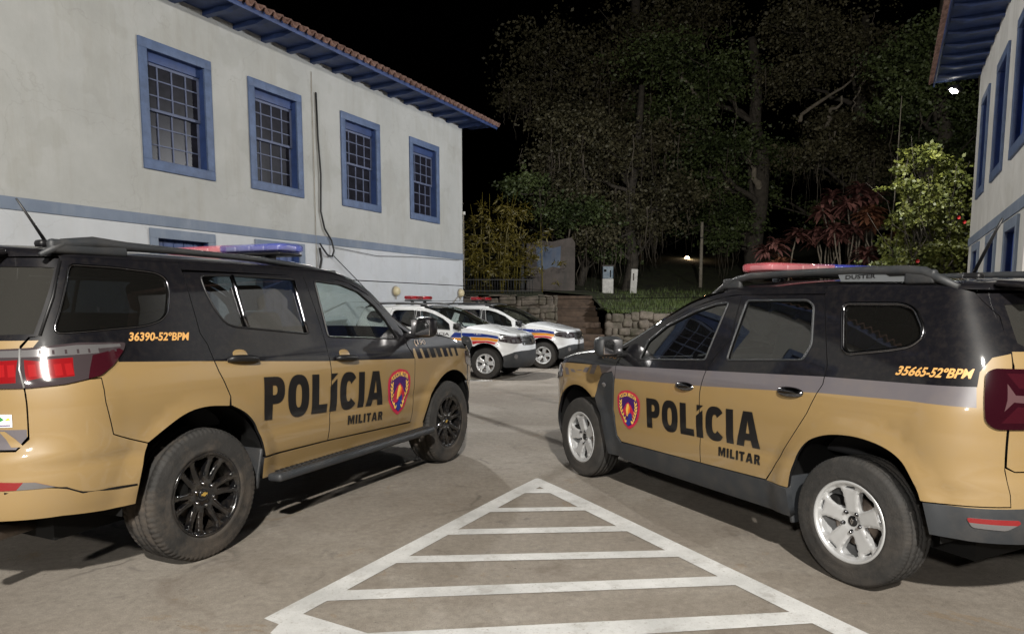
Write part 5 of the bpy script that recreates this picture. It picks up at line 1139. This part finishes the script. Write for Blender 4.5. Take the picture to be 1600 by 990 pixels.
# cordylines
def cordyline(px, py, Y, h, heads, m, label, seed):
    r = random.Random(seed); bx, by, bz = P(px, 470, Y); gz0 = hz(bx, by) if by > 25 else gz(by); top = P(px, py, Y)[2]-gz0
    root = plant('cordyline', label, (bx, by, gz0-.1), 'shrub', 'red leaved shrubs behind the right car')
    st = MB(); lv = MB()
    for k in range(heads):
        tx = r.gauss(0, .38); ty = r.gauss(0, .25); tz = top*r.uniform(.72, 1.0); limb(st, (r.gauss(0, .08), r.gauss(0, .08), 0), (tx, ty, tz), .035, .022, r, 'pale_bark', .05, 4)
        vs = []; fs = []
        for i in range(46):
            a = r.uniform(0, 2*PI); el = r.uniform(-.15, 1.25); ln = r.uniform(.40, .72); w = r.uniform(.05, .085); o = len(vs); dx, dy = math.cos(a), math.sin(a); z0 = tz-r.uniform(0, .25)
            for q in range(5):
                t = q/4; rad = ln*(t*math.cos(el)+.12*t*t); zz_ = z0+ln*(t*math.sin(el)-.62*t*t); ww = w*(.55+1.2*t)*(1-t**3) if q < 4 else .003
                cx, cy = tx+dx*rad, ty+dy*rad; vs += [(cx-dy*ww, cy+dx*ww, zz_), (cx, cy, zz_-ww*.35), (cx+dy*ww, cy-dx*ww, zz_)]
            for q in range(4):
                for s_ in (0, 1): fs.append((o+3*q+s_, o+3*q+s_+1, o+3*q+s_+4, o+3*q+s_+3))
        lv.add(vs, fs, m)
    st.build('stem_cluster', root); lv.build('foliage', root)
for i, (px, py, Y, hd, m, lab) in enumerate([(1228, 345, 25.8, 3, 'cord', 'purple red cordyline, leftmost of the red leaved shrubs'), (1282, 318, 26.6, 4, 'cord', 'purple cordyline with several heads, second from the left'),
     (1335, 262, 26.2, 4, 'cord', 'tallest cordyline with dark red crown above the light bar'), (1372, 318, 25.6, 4, 'cord2', 'rust coloured cordyline beside the thin pole and green bush'), (1318, 345, 25.4, 3, 'cord', 'low dark red cordyline in front of the tallest one'),
     (1365, 385, 25.3, 3, 'cord', 'low cordyline under the rust coloured one'), (1195, 398, 25.5, 2, 'cord2', 'short brownish cordyline just left of the light bar'), (1300, 290, 27.2, 3, 'cord', 'dim cordyline behind the tallest ones')]):
    cordyline(px, py, Y, 0, hd, m, lab, 40+i)
w = MB(); a = Vector(P(1388, 425, 24.2)); b = Vector(P(1409, 150, 24.2)); w.tube([a, a.lerp(b, .5)+Vector((.02, 0, 0)), b], [.022, .018, .012], 'wood', 6)
tag(w.build('thin_pole'), 'thin slightly leaning pole rising between the rust cordyline and the green bush', 'pole')
# grass on the bank
rng = random.Random(5); vs = []; fs = []
for i in range(9000):
    x = rng.uniform(3.3, 13); y = 24.7+abs(rng.gauss(0, 3.2)); z = hz(x, y) if y > 24.9 else 1.2
    if x < 4.6 and y > 27 and rng.random() < .6: continue
    h = rng.uniform(.06, .22); a = rng.uniform(0, PI); dx, dy = .012*math.cos(a), .012*math.sin(a); o = len(vs); vs += [(x-dx, y-dy, z-.02), (x+dx, y+dy, z-.02), (x+rng.gauss(0, .05), y+rng.gauss(0, .05), z+h)]; fs.append((o, o+1, o+2))
mb = MB(); mb.add(vs, fs, 'grassm', smooth=False); o = mb.build('grass'); o['kind'] = 'stuff'
# ------------------------------------------------------------------ cars
T = thing('police_car', 'large tan and black police SUV with blue light bar, nearest on the left', 'car', (-2.58731838, 4.37552801, 0), PI/2-.424435429)
big_suv(T)
D = thing('police_car', 'tan, grey and black police SUV with red and blue light bar, nearest on the right', 'car', (2.54111324, 3.98790232, 0), PI/2+.452578756)
small_suv(D, 'tan')
hd = math.radians(108); Fw = (math.sin(hd), math.cos(hd)); Rt = (Fw[1], -Fw[0])
def wpos(cx, cy): return (cx-2.676*Fw[0]-.875*Rt[0], cy-2.676*Fw[1]-.875*Rt[1], gz(15.4))
G = 'white police cars parked by the left house'
W1 = thing('police_car', 'white police SUV with blue, orange and red stripes, nearest to the camera', 'car', wpos(-.59, 15.42), PI/2-hd, G)
small_suv(W1, 'white')
W2 = copy_tree(W1); W2.location = wpos(.785, 18.0); W2['label'] = 'white police SUV with coloured stripes, parked farther back'
